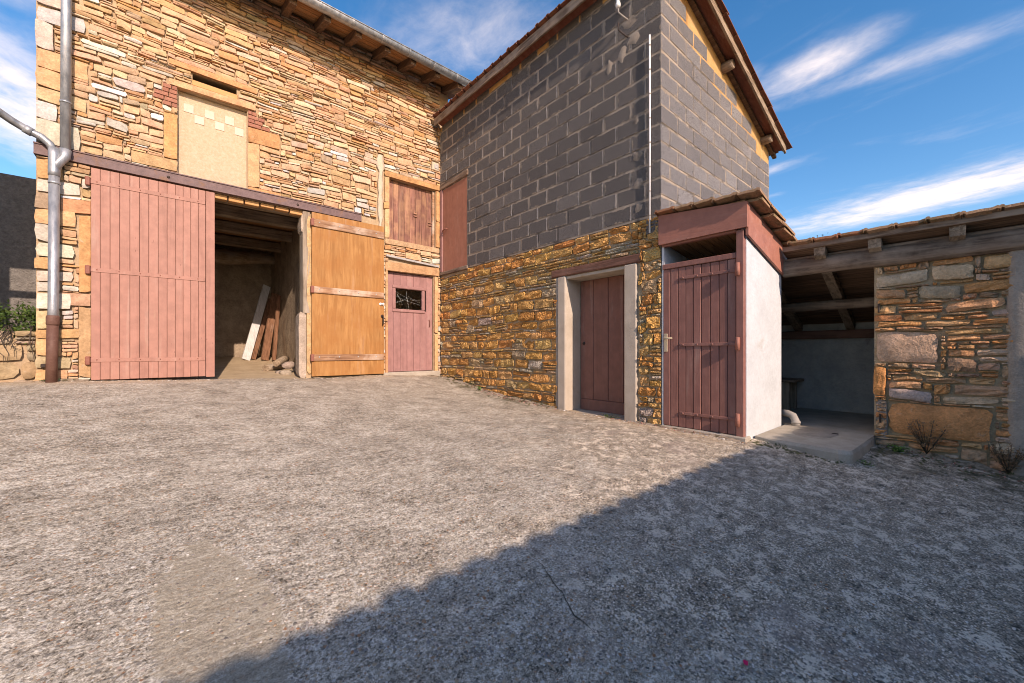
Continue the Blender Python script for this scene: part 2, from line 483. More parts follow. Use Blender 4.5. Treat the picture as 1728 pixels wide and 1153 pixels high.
def mat_wood(name, axis, dark, light, pale=None, pale_amt=0.0, rough=0.85, bump=0.004, var=0.25, paint=None, wear=(0.58, 0.68), across=38):
    t = new_mat(name)
    g, off = grain(t, axis, across=across)
    c = t.mix(t.rng(g, 0.28, 0.72), dark, light)
    big = t.noise(off, 3.0, 5, 0.6)
    if pale is not None: c = t.mix(t.math('MULTIPLY', t.rng(big, 0.42, 0.66), pale_amt), c, pale)
    if paint is not None:
        p = t.mix(t.rng(t.noise(off, 9, 5, 0.6), 0.3, 0.7), tuple(x * 0.90 for x in paint), tuple(min(1, x * 1.08) for x in paint))
        m = t.rng(t.math('ADD', t.math('MULTIPLY', big, 0.55), t.math('MULTIPLY', g, 0.45)), *wear)
        c = t.mix(m, p, c)
    # rain streaks and grime running along the grain, with fine chips
    sc = [7.0] * 3; sc[axis] = 0.8
    st = t.noise(t.mapping(off, scale=tuple(sc)), 1.0, 5, 0.65, 0.3)
    c = t.mix(t.math('MULTIPLY', t.rng(st, 0.50, 0.72), 0.42), c, t.mix(1.0, c, (0.62, 0.58, 0.56), 'MULTIPLY'))
    c = t.mix(t.math('MULTIPLY', t.rng(st, 0.46, 0.28), 0.30), c, t.mix(0.5, c, (0.60, 0.50, 0.42)))
    ch = t.rng(t.noise(t.mapping(off, scale=tuple(3.0 if i == axis else 9.0 for i in range(3))), 6.0, 3, 0.6), 0.70, 0.74)
    c = t.mix(t.math('MULTIPLY', ch, 0.7), c, t.mix(1.0, c, (0.45, 0.42, 0.40), 'MULTIPLY'))
    r = rnd_obj(t)
    k = t.rng(r, 0, 1, 1 - var, 1 + var, False)
    gc = t.new('ShaderNodeCombineColor')
    for i in range(3): t.put(gc.inputs[i], k)
    c = t.mix(1.0, c, gc.outputs[0], 'MULTIPLY')
    finish(t, c, rough, g, bump)


mat_wood('salmon_paint', 2, (0.30, 0.14, 0.10), (0.42, 0.24, 0.17), paint=(0.385, 0.188, 0.143), wear=(0.60, 0.72), bump=0.0016, var=0.035, rough=0.6)
mat_wood('pink_paint', 2, (0.16, 0.08, 0.065), (0.36, 0.21, 0.16), paint=(0.335, 0.172, 0.158), wear=(0.60, 0.72), bump=0.003, var=0.06, rough=0.75)
mat_wood('shutter_wood', 2, (0.14, 0.060, 0.048), (0.36, 0.175, 0.13), (0.50, 0.28, 0.16), 0.55, bump=0.005, var=0.18)
mat_wood('brown_paint', 2, (0.10, 0.04, 0.028), (0.17, 0.07, 0.05), paint=(0.250, 0.108, 0.080), wear=(0.62, 0.75), bump=0.003, var=0.05, rough=0.6)
mat_wood('outhouse_paint', 2, (0.16, 0.06, 0.045), (0.25, 0.11, 0.085), paint=(0.275, 0.122, 0.098), wear=(0.64, 0.76), bump=0.0025, var=0.04, rough=0.6)
mat_wood('fascia_paint', 1, (0.20, 0.08, 0.06), (0.30, 0.13, 0.10), paint=(0.37, 0.150, 0.108), wear=(0.66, 0.78), bump=0.0025, var=0.04, rough=0.6)
mat_wood('panel_paint', 2, (0.26, 0.10, 0.07), (0.36, 0.15, 0.10), paint=(0.37, 0.155, 0.105), wear=(0.66, 0.78), bump=0.002, var=0.03, rough=0.65)
mat_wood('plywood', 2, (0.31, 0.135, 0.042), (0.46, 0.225, 0.080), (0.36, 0.150, 0.045), 0.75, bump=0.0012, var=0.04, rough=0.65, across=22)
mat_wood('rail_wood', 0, (0.20, 0.095, 0.05), (0.44, 0.25, 0.15), (0.60, 0.47, 0.37), 0.65, bump=0.005, var=0.1)
mat_wood('weathered_x', 0, (0.12, 0.080, 0.052), (0.38, 0.275, 0.19), (0.46, 0.37, 0.28), 0.4, bump=0.010, var=0.2, across=26)
mat_wood('weathered_y', 1, (0.085, 0.054, 0.038), (0.31, 0.215, 0.155), (0.42, 0.325, 0.25), 0.5, bump=0.010, var=0.15, across=26)
mat_wood('weathered_z', 2, (0.16, 0.12, 0.085), (0.40, 0.31, 0.23), (0.45, 0.38, 0.30), 0.4, bump=0.008, var=0.15, across=26)
mat_wood('brown_beam_y', 1, (0.10, 0.045, 0.032), (0.21, 0.10, 0.072), (0.28, 0.15, 0.11), 0.4, bump=0.006, var=0.1)
mat_wood('soffit_board', 0, (0.26, 0.115, 0.045), (0.42, 0.21, 0.095), (0.46, 0.29, 0.17), 0.3, bump=0.004, var=0.15)
mat_wood('red_soffit', 0, (0.16, 0.055, 0.035), (0.24, 0.09, 0.06), bump=0.004, var=0.1)
mat_wood('ceiling_board', 0, (0.22, 0.10, 0.04), (0.36, 0.19, 0.09), bump=0.004, var=0.15)
mat_wood('rafter_dark', 1, (0.075, 0.042, 0.025), (0.20, 0.115, 0.07), bump=0.010, var=0.15)
mat_wood('white_plank', 2, (0.50, 0.48, 0.46), (0.66, 0.65, 0.64), bump=0.002, var=0.05)
mat_wood('brown_plank', 2, (0.12, 0.055, 0.03), (0.26, 0.13, 0.075), bump=0.004, var=0.2)
mat_wood('log_wood', 0, (0.15, 0.10, 0.06), (0.38, 0.28, 0.19), (0.45, 0.38, 0.3), 0.5, bump=0.01, var=0.2)
mat_wood('bark', 2, (0.05, 0.035, 0.025), (0.15, 0.11, 0.08), bump=0.02, var=0.2)


def mat_zinc():
    t = new_mat('zinc')
    n = t.noise(t.mapping(t.pos, scale=(1, 1, 0.35)), 16, 6, 0.62); n2 = t.noise(t.pos, 90, 4, 0.6)
    c = t.mix(t.rng(n, 0.3, 0.7), (0.27, 0.285, 0.305), (0.44, 0.455, 0.47))
    c = t.mix(t.math('MULTIPLY', t.rng(n2, 0.55, 0.75), 0.25), c, (0.55, 0.56, 0.57))
    finish(t, c, t.rng(n, 0.3, 0.7, 0.36, 0.55), n2, 0.0008, 1.0, 0.55)


mat_zinc()


def mat_tile(name, a, b, c_, moss):
    t = new_mat(name)
    r = rnd_obj(t)
    c = t.ramp(r, [(0.0, a), (0.4, b), (0.75, c_), (1.0, b)])
    n1 = t.noise(t.pos, 14, 6, 0.62); n2 = t.noise(t.pos, 60, 5, 0.65)
    c = t.mix(t.rng(n2, 0.25, 0.75), c, t.mix(1.0, c, (0.62, 0.60, 0.58), 'MULTIPLY'))
    c = t.mix(t.math('MULTIPLY', t.rng(n1, 0.48, 0.64), moss), c, (0.14, 0.115, 0.045))
    c = t.mix(t.math('MULTIPLY', t.rng(n2, 0.62, 0.72), 0.5), c, (0.40, 0.36, 0.30))
    finish(t, c, 0.9, t.math('ADD', n1, n2), 0.006)


mat_tile('old_tile', (0.42, 0.17, 0.09), (0.38, 0.22, 0.13), (0.50, 0.30, 0.18), 0.55)
mat_tile('red_tile', (0.20, 0.075, 0.05), (0.26, 0.10, 0.065), (0.30, 0.13, 0.085), 0.2)
mat_tile('brick', (0.40, 0.165, 0.11), (0.45, 0.20, 0.135), (0.37, 0.15, 0.105), 0.0)


def mat_leaf(name, a, b):
    t = new_mat(name)
    at = t.new('ShaderNodeAttribute', attribute_name='tone').outputs['Color']
    n = t.noise(t.pos, 12, 3)
    finish(t, t.mix(t.rng(n, 0.3, 0.7), t.mix(1.0, at, a, 'MULTIPLY'), t.mix(1.0, at, b, 'MULTIPLY')), 0.6)
    t.b.inputs['Transmission Weight'].default_value = 0.0
    t.b.inputs['Subsurface Weight'].default_value = 0.0


mat_leaf('leaf_green', (0.045, 0.075, 0.022), (0.075, 0.115, 0.03))
mat_leaf('leaf_fresh', (0.10, 0.20, 0.04), (0.15, 0.27, 0.06))
mat_leaf('leaf_dry', (0.20, 0.115, 0.065), (0.32, 0.19, 0.11))
mat_leaf('leaf_tree', (0.05, 0.055, 0.03), (0.10, 0.085, 0.04))
mat_leaf('leaf_fallen', (0.30, 0.10, 0.09), (0.42, 0.20, 0.15))
mat_leaf('moss', (0.055, 0.06, 0.022), (0.10, 0.095, 0.04))

t = new_mat('glass')
finish(t, (0.9, 0.92, 0.9), 0.02)
t.b.inputs['Transmission Weight'].default_value = 1.0
t.b.inputs['IOR'].default_value = 1.45
t.b.inputs['Specular IOR Level'].default_value = 0.5
t = new_mat('petal'); finish(t, (0.75, 0.02, 0.10), 0.6)
mat_plain('cobweb', (0.5, 0.5, 0.5), (0.6, 0.6, 0.6), 10, 0.8, 0.0005, 90)


def mat_ground():
    t = new_mat('yard_concrete')
    p = t.pos
    warp = t.noise(p, 0.9, 3, 0.5, 0.0, True)
    wv = t.new('ShaderNodeVectorMath', operation='MULTIPLY_ADD')
    t.put(wv.inputs[0], warp); wv.inputs[1].default_value = (0.55, 0.55, 0); t.put(wv.inputs[2], p)
    pw = wv.outputs[0]
    big = t.noise(p, 0.55, 4, 0.55)
    mid = t.noise(p, 3.2, 7, 0.66)
    mott = t.noise(p, 27, 6, 0.70)
    grit = t.noise(p, 85, 4, 0.70)
    streak = t.noise(t.mapping(pw, scale=(4.5, 34, 4), rot=(0, 0, R(4))), 1.0, 7, 0.68, 0.4)
    streak2 = t.noise(t.mapping(pw, scale=(1.4, 75, 4), rot=(0, 0, R(-3))), 1.0, 4, 0.6, 0.2)
    v1 = t.voro(p, 52); v2 = t.voro(p, 95)
    # cement skin and dirt
    grit2 = t.noise(p, 240, 3, 0.6)
    k = t.math('ADD', t.math('ADD', t.math('MULTIPLY', mott, 0.24), t.math('MULTIPLY', streak, 0.16)), t.math('ADD', t.math('MULTIPLY', grit, 0.34), t.math('MULTIPLY', grit2, 0.26)))
    k = t.math('ADD', k, t.math('MULTIPLY', t.math('SUBTRACT', mid, 0.5), 0.17))
    c = t.ramp(k, [(0.415, (0.060, 0.050, 0.039)), (0.455, (0.175, 0.148, 0.118)), (0.495, (0.365, 0.317, 0.260)), (0.53, (0.540, 0.482, 0.410)), (0.575, (0.76, 0.705, 0.63))])
    # aggregate showing through
    for v, lo, hi, amt in ((v1, 0.50, 0.58, 0.9), (v2, 0.30, 0.45, 0.85)):
        cr = t.new('ShaderNodeSeparateColor'); t.put(cr.inputs[0], v.outputs['Color'])
        pc = t.ramp(cr.outputs[0], [(0.0, (0.16, 0.145, 0.13)), (0.3, (0.30, 0.27, 0.235)), (0.5, (0.42, 0.38, 0.32)), (0.72, (0.40, 0.29, 0.19)), (0.82, (0.36, 0.17, 0.09)), (0.88, (0.50, 0.48, 0.45)), (1.0, (0.60, 0.585, 0.56))])
        m = t.math('MULTIPLY', t.rng(v.outputs['Distance'], 0.46, 0.36), t.rng(cr.outputs[1], lo, hi))
        c = t.mix(t.math('MULTIPLY', m, amt), c, pc)
    # bare aggregate on a dark matrix, its tones lifted to brighten the shaded corner
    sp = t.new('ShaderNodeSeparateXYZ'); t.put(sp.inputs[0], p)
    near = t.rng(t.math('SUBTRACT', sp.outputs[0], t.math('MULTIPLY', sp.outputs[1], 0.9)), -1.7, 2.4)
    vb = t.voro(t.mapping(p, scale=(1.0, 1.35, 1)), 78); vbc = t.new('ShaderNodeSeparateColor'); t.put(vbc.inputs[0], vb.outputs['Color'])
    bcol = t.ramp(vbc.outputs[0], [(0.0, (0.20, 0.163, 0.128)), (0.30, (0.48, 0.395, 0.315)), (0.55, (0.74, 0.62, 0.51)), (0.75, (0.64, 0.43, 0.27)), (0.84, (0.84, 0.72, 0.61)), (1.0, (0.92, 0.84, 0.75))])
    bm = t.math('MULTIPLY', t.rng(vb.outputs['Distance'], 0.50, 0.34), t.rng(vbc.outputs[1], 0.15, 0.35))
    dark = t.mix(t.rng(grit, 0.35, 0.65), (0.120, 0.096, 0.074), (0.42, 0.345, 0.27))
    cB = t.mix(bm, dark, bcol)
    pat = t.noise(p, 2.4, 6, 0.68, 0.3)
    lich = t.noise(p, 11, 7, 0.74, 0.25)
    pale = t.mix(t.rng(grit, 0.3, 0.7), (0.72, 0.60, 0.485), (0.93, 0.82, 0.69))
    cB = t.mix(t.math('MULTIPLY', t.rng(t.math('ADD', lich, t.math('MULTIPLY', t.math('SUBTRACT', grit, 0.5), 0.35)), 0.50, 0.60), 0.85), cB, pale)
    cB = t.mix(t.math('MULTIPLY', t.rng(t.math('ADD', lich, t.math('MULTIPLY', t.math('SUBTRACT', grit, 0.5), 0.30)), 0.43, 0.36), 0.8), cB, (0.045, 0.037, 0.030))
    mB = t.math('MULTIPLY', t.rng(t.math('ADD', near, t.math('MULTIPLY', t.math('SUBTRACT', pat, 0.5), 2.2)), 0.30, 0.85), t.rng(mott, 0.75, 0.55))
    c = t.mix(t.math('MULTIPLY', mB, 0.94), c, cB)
    # pale scratches left by the trowel
    sc = t.math('MULTIPLY', t.rng(streak2, 0.62, 0.69), t.rng(mid, 0.42, 0.58))
    c = t.mix(t.math('MULTIPLY', sc, 0.55), c, (0.56, 0.52, 0.46))
    # arcs swept by the trowel and by the doors
    for (ax_, ay_, fr, off_) in ((1.1, 4.9, 19.0, 0.0), (-0.6, 3.4, 23.0, 4.0), (2.9, 5.6, 17.0, 9.0)):
        vl = t.new('ShaderNodeVectorMath', operation='DISTANCE'); t.put(vl.inputs[0], pw); vl.inputs[1].default_value = (ax_ + 0.27, ay_ + 0.27, -0.8)
        rg_ = t.math('SINE', t.math('MULTIPLY', vl.outputs['Value'], fr))
        mk = t.rng(t.noise(t.mapping(p, loc=(off_, off_, 0)), 1.5, 4, 0.6), 0.53, 0.62)
        am = t.math('MULTIPLY', t.math('MULTIPLY', t.rng(rg_, 0.955, 0.99), mk), t.rng(vl.outputs['Value'], 1.9, 1.2))
        c = t.mix(t.math('MULTIPLY', t.math('MULTIPLY', am, t.rng(mott, 0.35, 0.55)), 0.6), c, (0.62, 0.57, 0.50))
    # black lichen
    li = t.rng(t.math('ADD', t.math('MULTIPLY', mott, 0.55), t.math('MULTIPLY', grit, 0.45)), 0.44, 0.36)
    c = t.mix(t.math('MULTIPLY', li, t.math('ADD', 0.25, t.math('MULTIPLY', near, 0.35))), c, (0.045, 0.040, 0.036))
    c = t.mix(t.math('MULTIPLY', t.rng(big, 0.50, 0.72), 0.22), c, (0.40, 0.345, 0.275))
    # cooler, blue grey cement towards the camera, pink patches
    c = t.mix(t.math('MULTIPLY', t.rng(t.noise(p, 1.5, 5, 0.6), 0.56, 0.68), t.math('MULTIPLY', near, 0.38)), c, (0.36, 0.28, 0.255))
    # a smoother tan repair
    ev = t.new('ShaderNodeVectorMath', operation='LENGTH')
    t.put(ev.inputs[0], t.mapping(p, loc=(0.15, 1.93, -1.06), rot=(0, 0, R(4)), scale=(0.19, 0.60, 9), typ='TEXTURE'))
    pm = t.rng(t.math('ADD', ev.outputs['Value'], t.math('ADD', t.math('MULTIPLY', t.math('SUBTRACT', mid, 0.5), 0.9), t.math('MULTIPLY', t.math('SUBTRACT', mott, 0.5), 0.35))), 1.06, 0.96)
    pst = t.noise(t.mapping(p, scale=(7, 70, 5), rot=(0, 0, R(-8))), 1.0, 4, 0.6, 0.3)
    pcol = t.ramp(t.math('ADD', t.math('MULTIPLY', pst, 0.4), t.math('MULTIPLY', grit2, 0.6)), [(0.36, (0.20, 0.165, 0.122)), (0.5, (0.37, 0.315, 0.242)), (0.64, (0.52, 0.46, 0.37))])
    c = t.mix(t.math('MULTIPLY', pm, 0.65), c, pcol)
    # moss and dirt along the foot of the walls
    d1 = t.math('SUBTRACT', TX, sp.outputs[0])
    mossn = t.rng(t.noise(p, 4.5, 6, 0.65), 0.42, 0.60)
    m1 = t.math('MULTIPLY', t.math('MULTIPLY', t.rng(d1, 0.75, 0.10), mossn), t.rng(sp.outputs[1], 3.6, 4.4))
    d2 = t.math('SUBTRACT', AX, sp.outputs[0])
    m2 = t.math('MULTIPLY', t.math('MULTIPLY', t.rng(d2, 1.25, 0.25), mossn), t.rng(sp.outputs[1], 1.0, 0.6))
    c = t.mix(t.math('MULTIPLY', t.math('MAXIMUM', m1, m2), 0.78), c, (0.062, 0.055, 0.026))
    # sandy dust by the doors and along the barn
    dust = t.math('MULTIPLY', t.rng(sp.outputs[1], 6.95, 7.42), t.rng(mid, 0.36, 0.6))
    dust2 = t.math('MULTIPLY', t.math('MULTIPLY', t.rng(d1, 0.5, 0.05), t.rng(sp.outputs[1], 4.3, 3.9)), t.rng(sp.outputs[1], 1.5, 1.8))
    c = t.mix(t.math('MULTIPLY', t.math('MAXIMUM', dust, t.math('MULTIPLY', dust2, t.rng(mott, 0.3, 0.6))), 0.62), c, (0.48, 0.34, 0.215))
    c = t.mix(1.0, c, (0.995, 0.990, 0.940), 'MULTIPLY')
    h = t.math('ADD', t.math('MULTIPLY', mott, 0.9), t.math('ADD', t.math('MULTIPLY', grit, 0.55), t.math('MULTIPLY', streak, 0.45)))
    h = t.math('SUBTRACT', h, t.math('MULTIPLY', v1.outputs['Distance'], 0.35))
    finish(t, c, 0.92, h, 0.008)


mat_ground()
t = new_mat('pebble')
_at = t.new('ShaderNodeAttribute', attribute_name='tone').outputs['Color']
_n = t.noise(t.pos, 160, 4)
finish(t, t.mix(t.rng(_n, 0.3, 0.7), _at, t.mix(1.0, _at, (0.7, 0.7, 0.7), 'MULTIPLY')), 0.85, _n, 0.001)

# ------------------------------------------------------------------ the ground
def build_ground():
    def axis(a, b, lo, hi, step):
        core = np.arange(a, b, step)
        k = np.arange(1, 22)
        ext = step * (1.32 ** k - 1) / 0.32 * 1.4
        left = (a - ext)[::-1]; right = core[-1] + ext
        return np.concatenate((np.clip(left, lo, None), core, np.clip(right, None, hi)))
    xs = np.unique(axis(-3.2, 5.9, -70, 70, 0.026)); ys = np.unique(axis(0.9, 7.6, -70, 70, 0.024))
    X, Y = np.meshgrid(xs, ys, indexing='ij')
    Z = ground_z(X.ravel(), Y.ravel()).reshape(X.shape)
    co = np.stack((X, Y, Z), -1).reshape(-1, 3)
    nx, ny = X.shape
    i = np.arange(nx * ny).reshape(nx, ny)
    q = np.stack((i[:-1, :-1], i[1:, :-1], i[1:, 1:], i[:-1, 1:]), -1).reshape(-1, 4)
    me = bpy.data.meshes.new('ground')
    me.vertices.add(len(co)); me.vertices.foreach_set('co', co.ravel())
    me.loops.add(q.size); me.loops.foreach_set('vertex_index', q.ravel())
    me.polygons.add(len(q)); me.polygons.foreach_set('loop_start', np.arange(0, q.size, 4))
    me.polygons.foreach_set('loop_total', np.full(len(q), 4))
    me.polygons.foreach_set('use_smooth', np.ones(len(q), bool))
    me.update(calc_edges=True)
    me.materials.append(MAT['yard_concrete'])
    o = bpy.data.objects.new('ground', me); link(o, None, (0, 0, 0))
    tag(o, 'weathered grey concrete yard with pebbles showing through', None, None, 'structure')
    return o


GROUND = build_ground()


def build_pebbles():
    r = np.random.default_rng(5)
    N = 17000
    # denser towards the camera and the shaded side
    u = r.random(N); dist = 1.45 + 3.6 * u ** 1.5
    ang = np.arctan2(FWD.y, FWD.x) + r.uniform(-0.93, 0.93, N)
    d = dist / np.cos(ang - np.arctan2(FWD.y, FWD.x))
    x = d * np.cos(ang); y = d * np.sin(ang)
    ok = (x < 5.4) & (y < 6.8) & (x > -2.5) & ~((x > 4.2) & (y > 0.6)) & (r.random(N) < np.clip(0.35 + 0.22 * (x - y * 0.8 + 1.2), 0.25, 1))
    x, y = x[ok], y[ok]
    gx = np.concatenate((r.uniform(-1.2, 4.3, 500), TX - np.abs(r.normal(0, 0.07, 900)) - 0.01, AX - np.abs(r.normal(0, 0.08, 250)) - 0.03, 4.345 - np.abs(r.normal(0, 0.04, 200))))
    gy_ = np.concatenate((BY - np.abs(r.normal(0, 0.06, 500)) - 0.03, r.uniform(2.4, 7.3, 900), r.uniform(-0.6, 0.68, 250), r.uniform(1.5, 2.4, 200)))
    x = np.concatenate((x, gx)); y = np.concatenate((y, gy_)); N = len(x); n_edge = len(gx)
    z = ground_z(x, y)
    rad = r.uniform(0.0035, 0.0085, N) * (1 + (r.random(N) > 0.95) * 0.5)
    rad[-n_edge:] *= r.uniform(0.7, 2.2, n_edge)
    el = r.uniform(0.6, 1.0, N); th = r.uniform(0, np.pi, N); hh = rad * r.uniform(0.25, 0.55, N)
    base = []
    for k in range(6): base.append((math.cos(k * math.pi / 3), math.sin(k * math.pi / 3), -0.4))
    for k in range(6): base.append((0.72 * math.cos(k * math.pi / 3 + 0.3), 0.72 * math.sin(k * math.pi / 3 + 0.3), 0.72))
    base.append((0, 0, 1.0))
    base = np.array(base)
    F = []
    for k in range(6):
        F += [(k, (k + 1) % 6, 6 + k), ((k + 1) % 6, 6 + (k + 1) % 6, 6 + k), (6 + k, 6 + (k + 1) % 6, 12)]
    F = np.array(F)
    B = base[None] * (1 + r.uniform(-.18, .18, (N, 13, 1)))
    bxx = B[..., 0] * rad[:, None]; byy = B[..., 1] * (rad * el)[:, None]
    co = np.stack((x[:, None] + bxx * np.cos(th)[:, None] - byy * np.sin(th)[:, None],
                   y[:, None] + bxx * np.sin(th)[:, None] + byy * np.cos(th)[:, None],
                   z[:, None] + B[..., 2] * hh[:, None]), -1).reshape(-1, 3)
    tri = (F[None] + (np.arange(N) * 13)[:, None, None]).reshape(-1, 3)
    pal = np.array([(0.42, 0.36, 0.30), (0.58, 0.50, 0.42), (0.26, 0.22, 0.185), (0.74, 0.68, 0.61), (0.40, 0.28, 0.18), (0.15, 0.135, 0.12), (0.34, 0.30, 0.26), (0.42, 0.20, 0.10), (0.28, 0.25, 0.23), (0.24, 0.20, 0.17)])
    c = pal[r.choice(len(pal), N, p=[.20, .16, .12, .12, .08, .08, .12, .02, .06, .04])] * r.uniform(0.8, 1.15, (N, 1))
    c = np.concatenate((np.repeat(c, 13, 0), np.ones((N * 13, 1))), 1)
    me = bpy.data.meshes.new('pebbles')
    me.vertices.add(len(co)); me.vertices.foreach_set('co', co.ravel())
    me.loops.add(tri.size); me.loops.foreach_set('vertex_index', tri.ravel())
    me.polygons.add(len(tri)); me.polygons.foreach_set('loop_start', np.arange(0, tri.size, 3)); me.polygons.foreach_set('loop_total', np.full(len(tri), 3))
    me.polygons.foreach_set('use_smooth', np.ones(len(tri), bool))
    me.update(calc_edges=True)
    at = me.attributes.new('tone', 'FLOAT_COLOR', 'POINT'); at.data.foreach_set('color', c.astype(np.float32).ravel())
    me.materials.append(MAT['pebble'])
    o = bpy.data.objects.new('pebbles', me); link(o, None, (0, 0, 0))
    tag(o, 'small pebbles standing out of the worn concrete yard', 'pebbles', None, 'stuff')


build_pebbles()

# ------------------------------------------------------------------ rubble masonry
class Face:
    """a vertical wall face: u runs along it, v up, d out of it"""
    def __init__(s, axis, plane, flip=False): s.a = axis; s.p = plane; s.flip = flip
    def pt(s, u, v, d):
        return (u, s.p - d, v) if s.a == 'Y' else (s.p - d, u, v)
    def box(s, u0, u1, v0, v1, d0, d1, b=0.0, mb=None):
        a = s.pt(u0, v0, d0); c = s.pt(u1, v1, d1)
        return (mb or MB()).box(a[0], c[0], a[1], c[1], a[2], c[2], b)


BARN = Face('Y', BY); TOWER = Face('X', TX, True); GABLE = Face('Y', FY); LEAN = Face('X', AX, True); WHITE = Face('Y', WY)


def nz(u, v, s=0.0):
    return mnoise.noise(Vector((u, v, s)))


def cut(rects, hole):
    out = []
    h0, h1, g0, g1 = hole
    for (a, b, c, d) in rects:
        if b <= h0 or a >= h1 or d <= g0 or c >= g1: out.append((a, b, c, d)); continue
        if a < h0: out.append((a, h0, c, d))
        if b > h1: out.append((h1, b, c, d))
        m0, m1 = max(a, h0), min(b, h1)
        if c < g0: out.append((m0, m1, c, g0))
        if d > g1: out.append((m0, m1, g1, d))
    return out


def rubble(u0, u1, v0, v1, hmin, hmax, lmin, lmax, holes, rg, split=0.5, big=0, bigsize=((.25, .45), (.14, .22)), thin=0.035, vtop=None):
    """coursed rubble as rectangles"""
    rects = []; bigs = []
    for _ in range(big * 6):
        if len(bigs) >= big: break
        L = rg.uniform(*bigsize[0]); H = rg.uniform(*bigsize[1]); a = rg.uniform(u0, u1 - L); c = rg.uniform(v0, v1 - H)
        r_ = (a, a + L, c, c + H)
        if any(r_[0] < h[1] + .02 and r_[1] > h[0] - .02 and r_[2] < h[3] + .02 and r_[3] > h[2] - .02 for h in list(holes) + bigs): continue
        bigs.append(r_)
    v = v0
    while v < v1 - 0.01:
        h = min(rg.uniform(hmin, hmax), v1 - v)
        if v1 - v - h < hmin * 0.6: h = v1 - v
        u = u0 - rg.uniform(0, lmax * 0.5)
        while u < u1:
            L = rg.uniform(lmin, lmax) * (0.7 + 0.6 * min(1, h / hmax))
            a, b = max(u, u0), min(u + L, u1)
            if b - a > 0.02:
                cell = [(a, b, v, v + h)]
                if rg.random() < split and h > 2 * thin:
                    k = 2 if h < 3.2 * thin or rg.random() < 0.6 else 3
                    ws = [rg.uniform(0.6, 1.4) for _ in range(k)]; sw = sum(ws); vv = v; cell = []
                    for x in ws:
                        hh = h * x / sw
                        if rg.random() < 0.45 and b - a > 0.16:
                            m = a + (b - a) * rg.uniform(0.3, 0.7); cell += [(a, m, vv, vv + hh), (m, b, vv, vv + hh)]
                        else: cell.append((a, b, vv, vv + hh))
                        vv += hh
                for hole in list(holes) + bigs: cell = cut(cell, hole)
                for c in cell:
                    if c[1] - c[0] > 0.03 and c[3] - c[2] > 0.014: rects.append(c)
            u += L
        v += h
    return rects, bigs


def stone_mesh(mb, face, rc, rg, gap=0.008, bulge=0.01, rough=0.006, d0=0.0, back=0.06, warp=None, nx=3, ny=2, col=(.4, .3, .2), soft=0.16, tilt=0.0, edge=1.0, gu=1.0, gv=1.0, lip=0.0, smooth=True):
    u0, u1, v0, v1 = rc
    g = gap * rg.uniform(0.5, 1.3)
    uc, vc = (u0 + u1) / 2, (v0 + v1) / 2
    a, b = max((u1 - u0) / 2 - g * gu / 2, 0.008), max((v1 - v0) / 2 - g * gv / 2, 0.006)
    c1 = soft * rg.uniform(0.4, 1.3); c2 = soft * rg.uniform(0.4, 1.3)
    sd = rg.uniform(0, 99); dd = d0 + edge * rg.uniform(-0.009, 0.014)
    tl = rg.uniform(-tilt, tilt); tw = rg.uniform(-0.5, 0.5) * min(0.03, b * 0.5)
    base = len(mb.v); grid = []
    for j in range(ny + 1):
        for i in range(nx + 1):
            s = i / nx * 2 - 1; t = j / ny * 2 - 1
            ee = i in (0, nx); ff = j in (0, ny)
            su = s * (1 - c1 * t ** 4 * 0.8); tv = t * (1 - c2 * s ** 4)
            if not ee: su += rg.uniform(-.5, .5) / nx
            if not ff: tv += rg.uniform(-.5, .5) / ny
            else: tv *= 1 - edge * (rg.uniform(0, 0.14) * (0 if b > 0.08 else 1) + rg.uniform(0, 0.06))
            if ee: su *= 1 - edge * rg.uniform(0, 0.10)
            m = max(abs(s), abs(t))
            u = uc + su * a; v = vc + tv * b + tw * s
            d = dd + bulge * (1 - m ** 3) + (tl + lip) * t + (rg.uniform(-1, 1) * rough) + (rough * 0.8 * nz(u * 14, v * 14, sd))
            if ee or ff: d -= rg.uniform(0.0, 0.006)
            if warp: u, v = warp(u, v)
            grid.append((u, v, d))
    for (u, v, d) in grid: mb.v.append(face.pt(u, v, d))
    fl = face.flip
    for j in range(ny):
        for i in range(nx):
            k = base + j * (nx + 1) + i
            q = (k, k + 1, k + nx + 2, k + nx + 1)
            mb.face(q, smooth, fl)
    ring = [i for i in range(nx + 1)] + [j * (nx + 1) + nx for j in range(1, ny + 1)] + [ny * (nx + 1) + i for i in range(nx - 1, -1, -1)] + [j * (nx + 1) for j in range(ny - 1, 0, -1)]
    b2 = len(mb.v); n = len(ring)
    for k in ring: mb.v.append(face.pt(*grid[k]))
    for k in ring:
        u, v, d = grid[k]; mb.v.append(face.pt(u + (uc - u) * 0.06, v + (vc - v) * 0.06, d0 - back))
    for k in range(n):
        kk = (k + 1) % n
        mb.face((b2 + k, b2 + n + k, b2 + n + kk, b2 + kk), False, fl)
    cv = 0.06
    cc = tuple(min(0.9, max(0.01, x * rg.uniform(1 - cv, 1 + cv))) for x in col)
    mb.c += [cc] * (len(mb.v) - len(mb.c))
    return mb


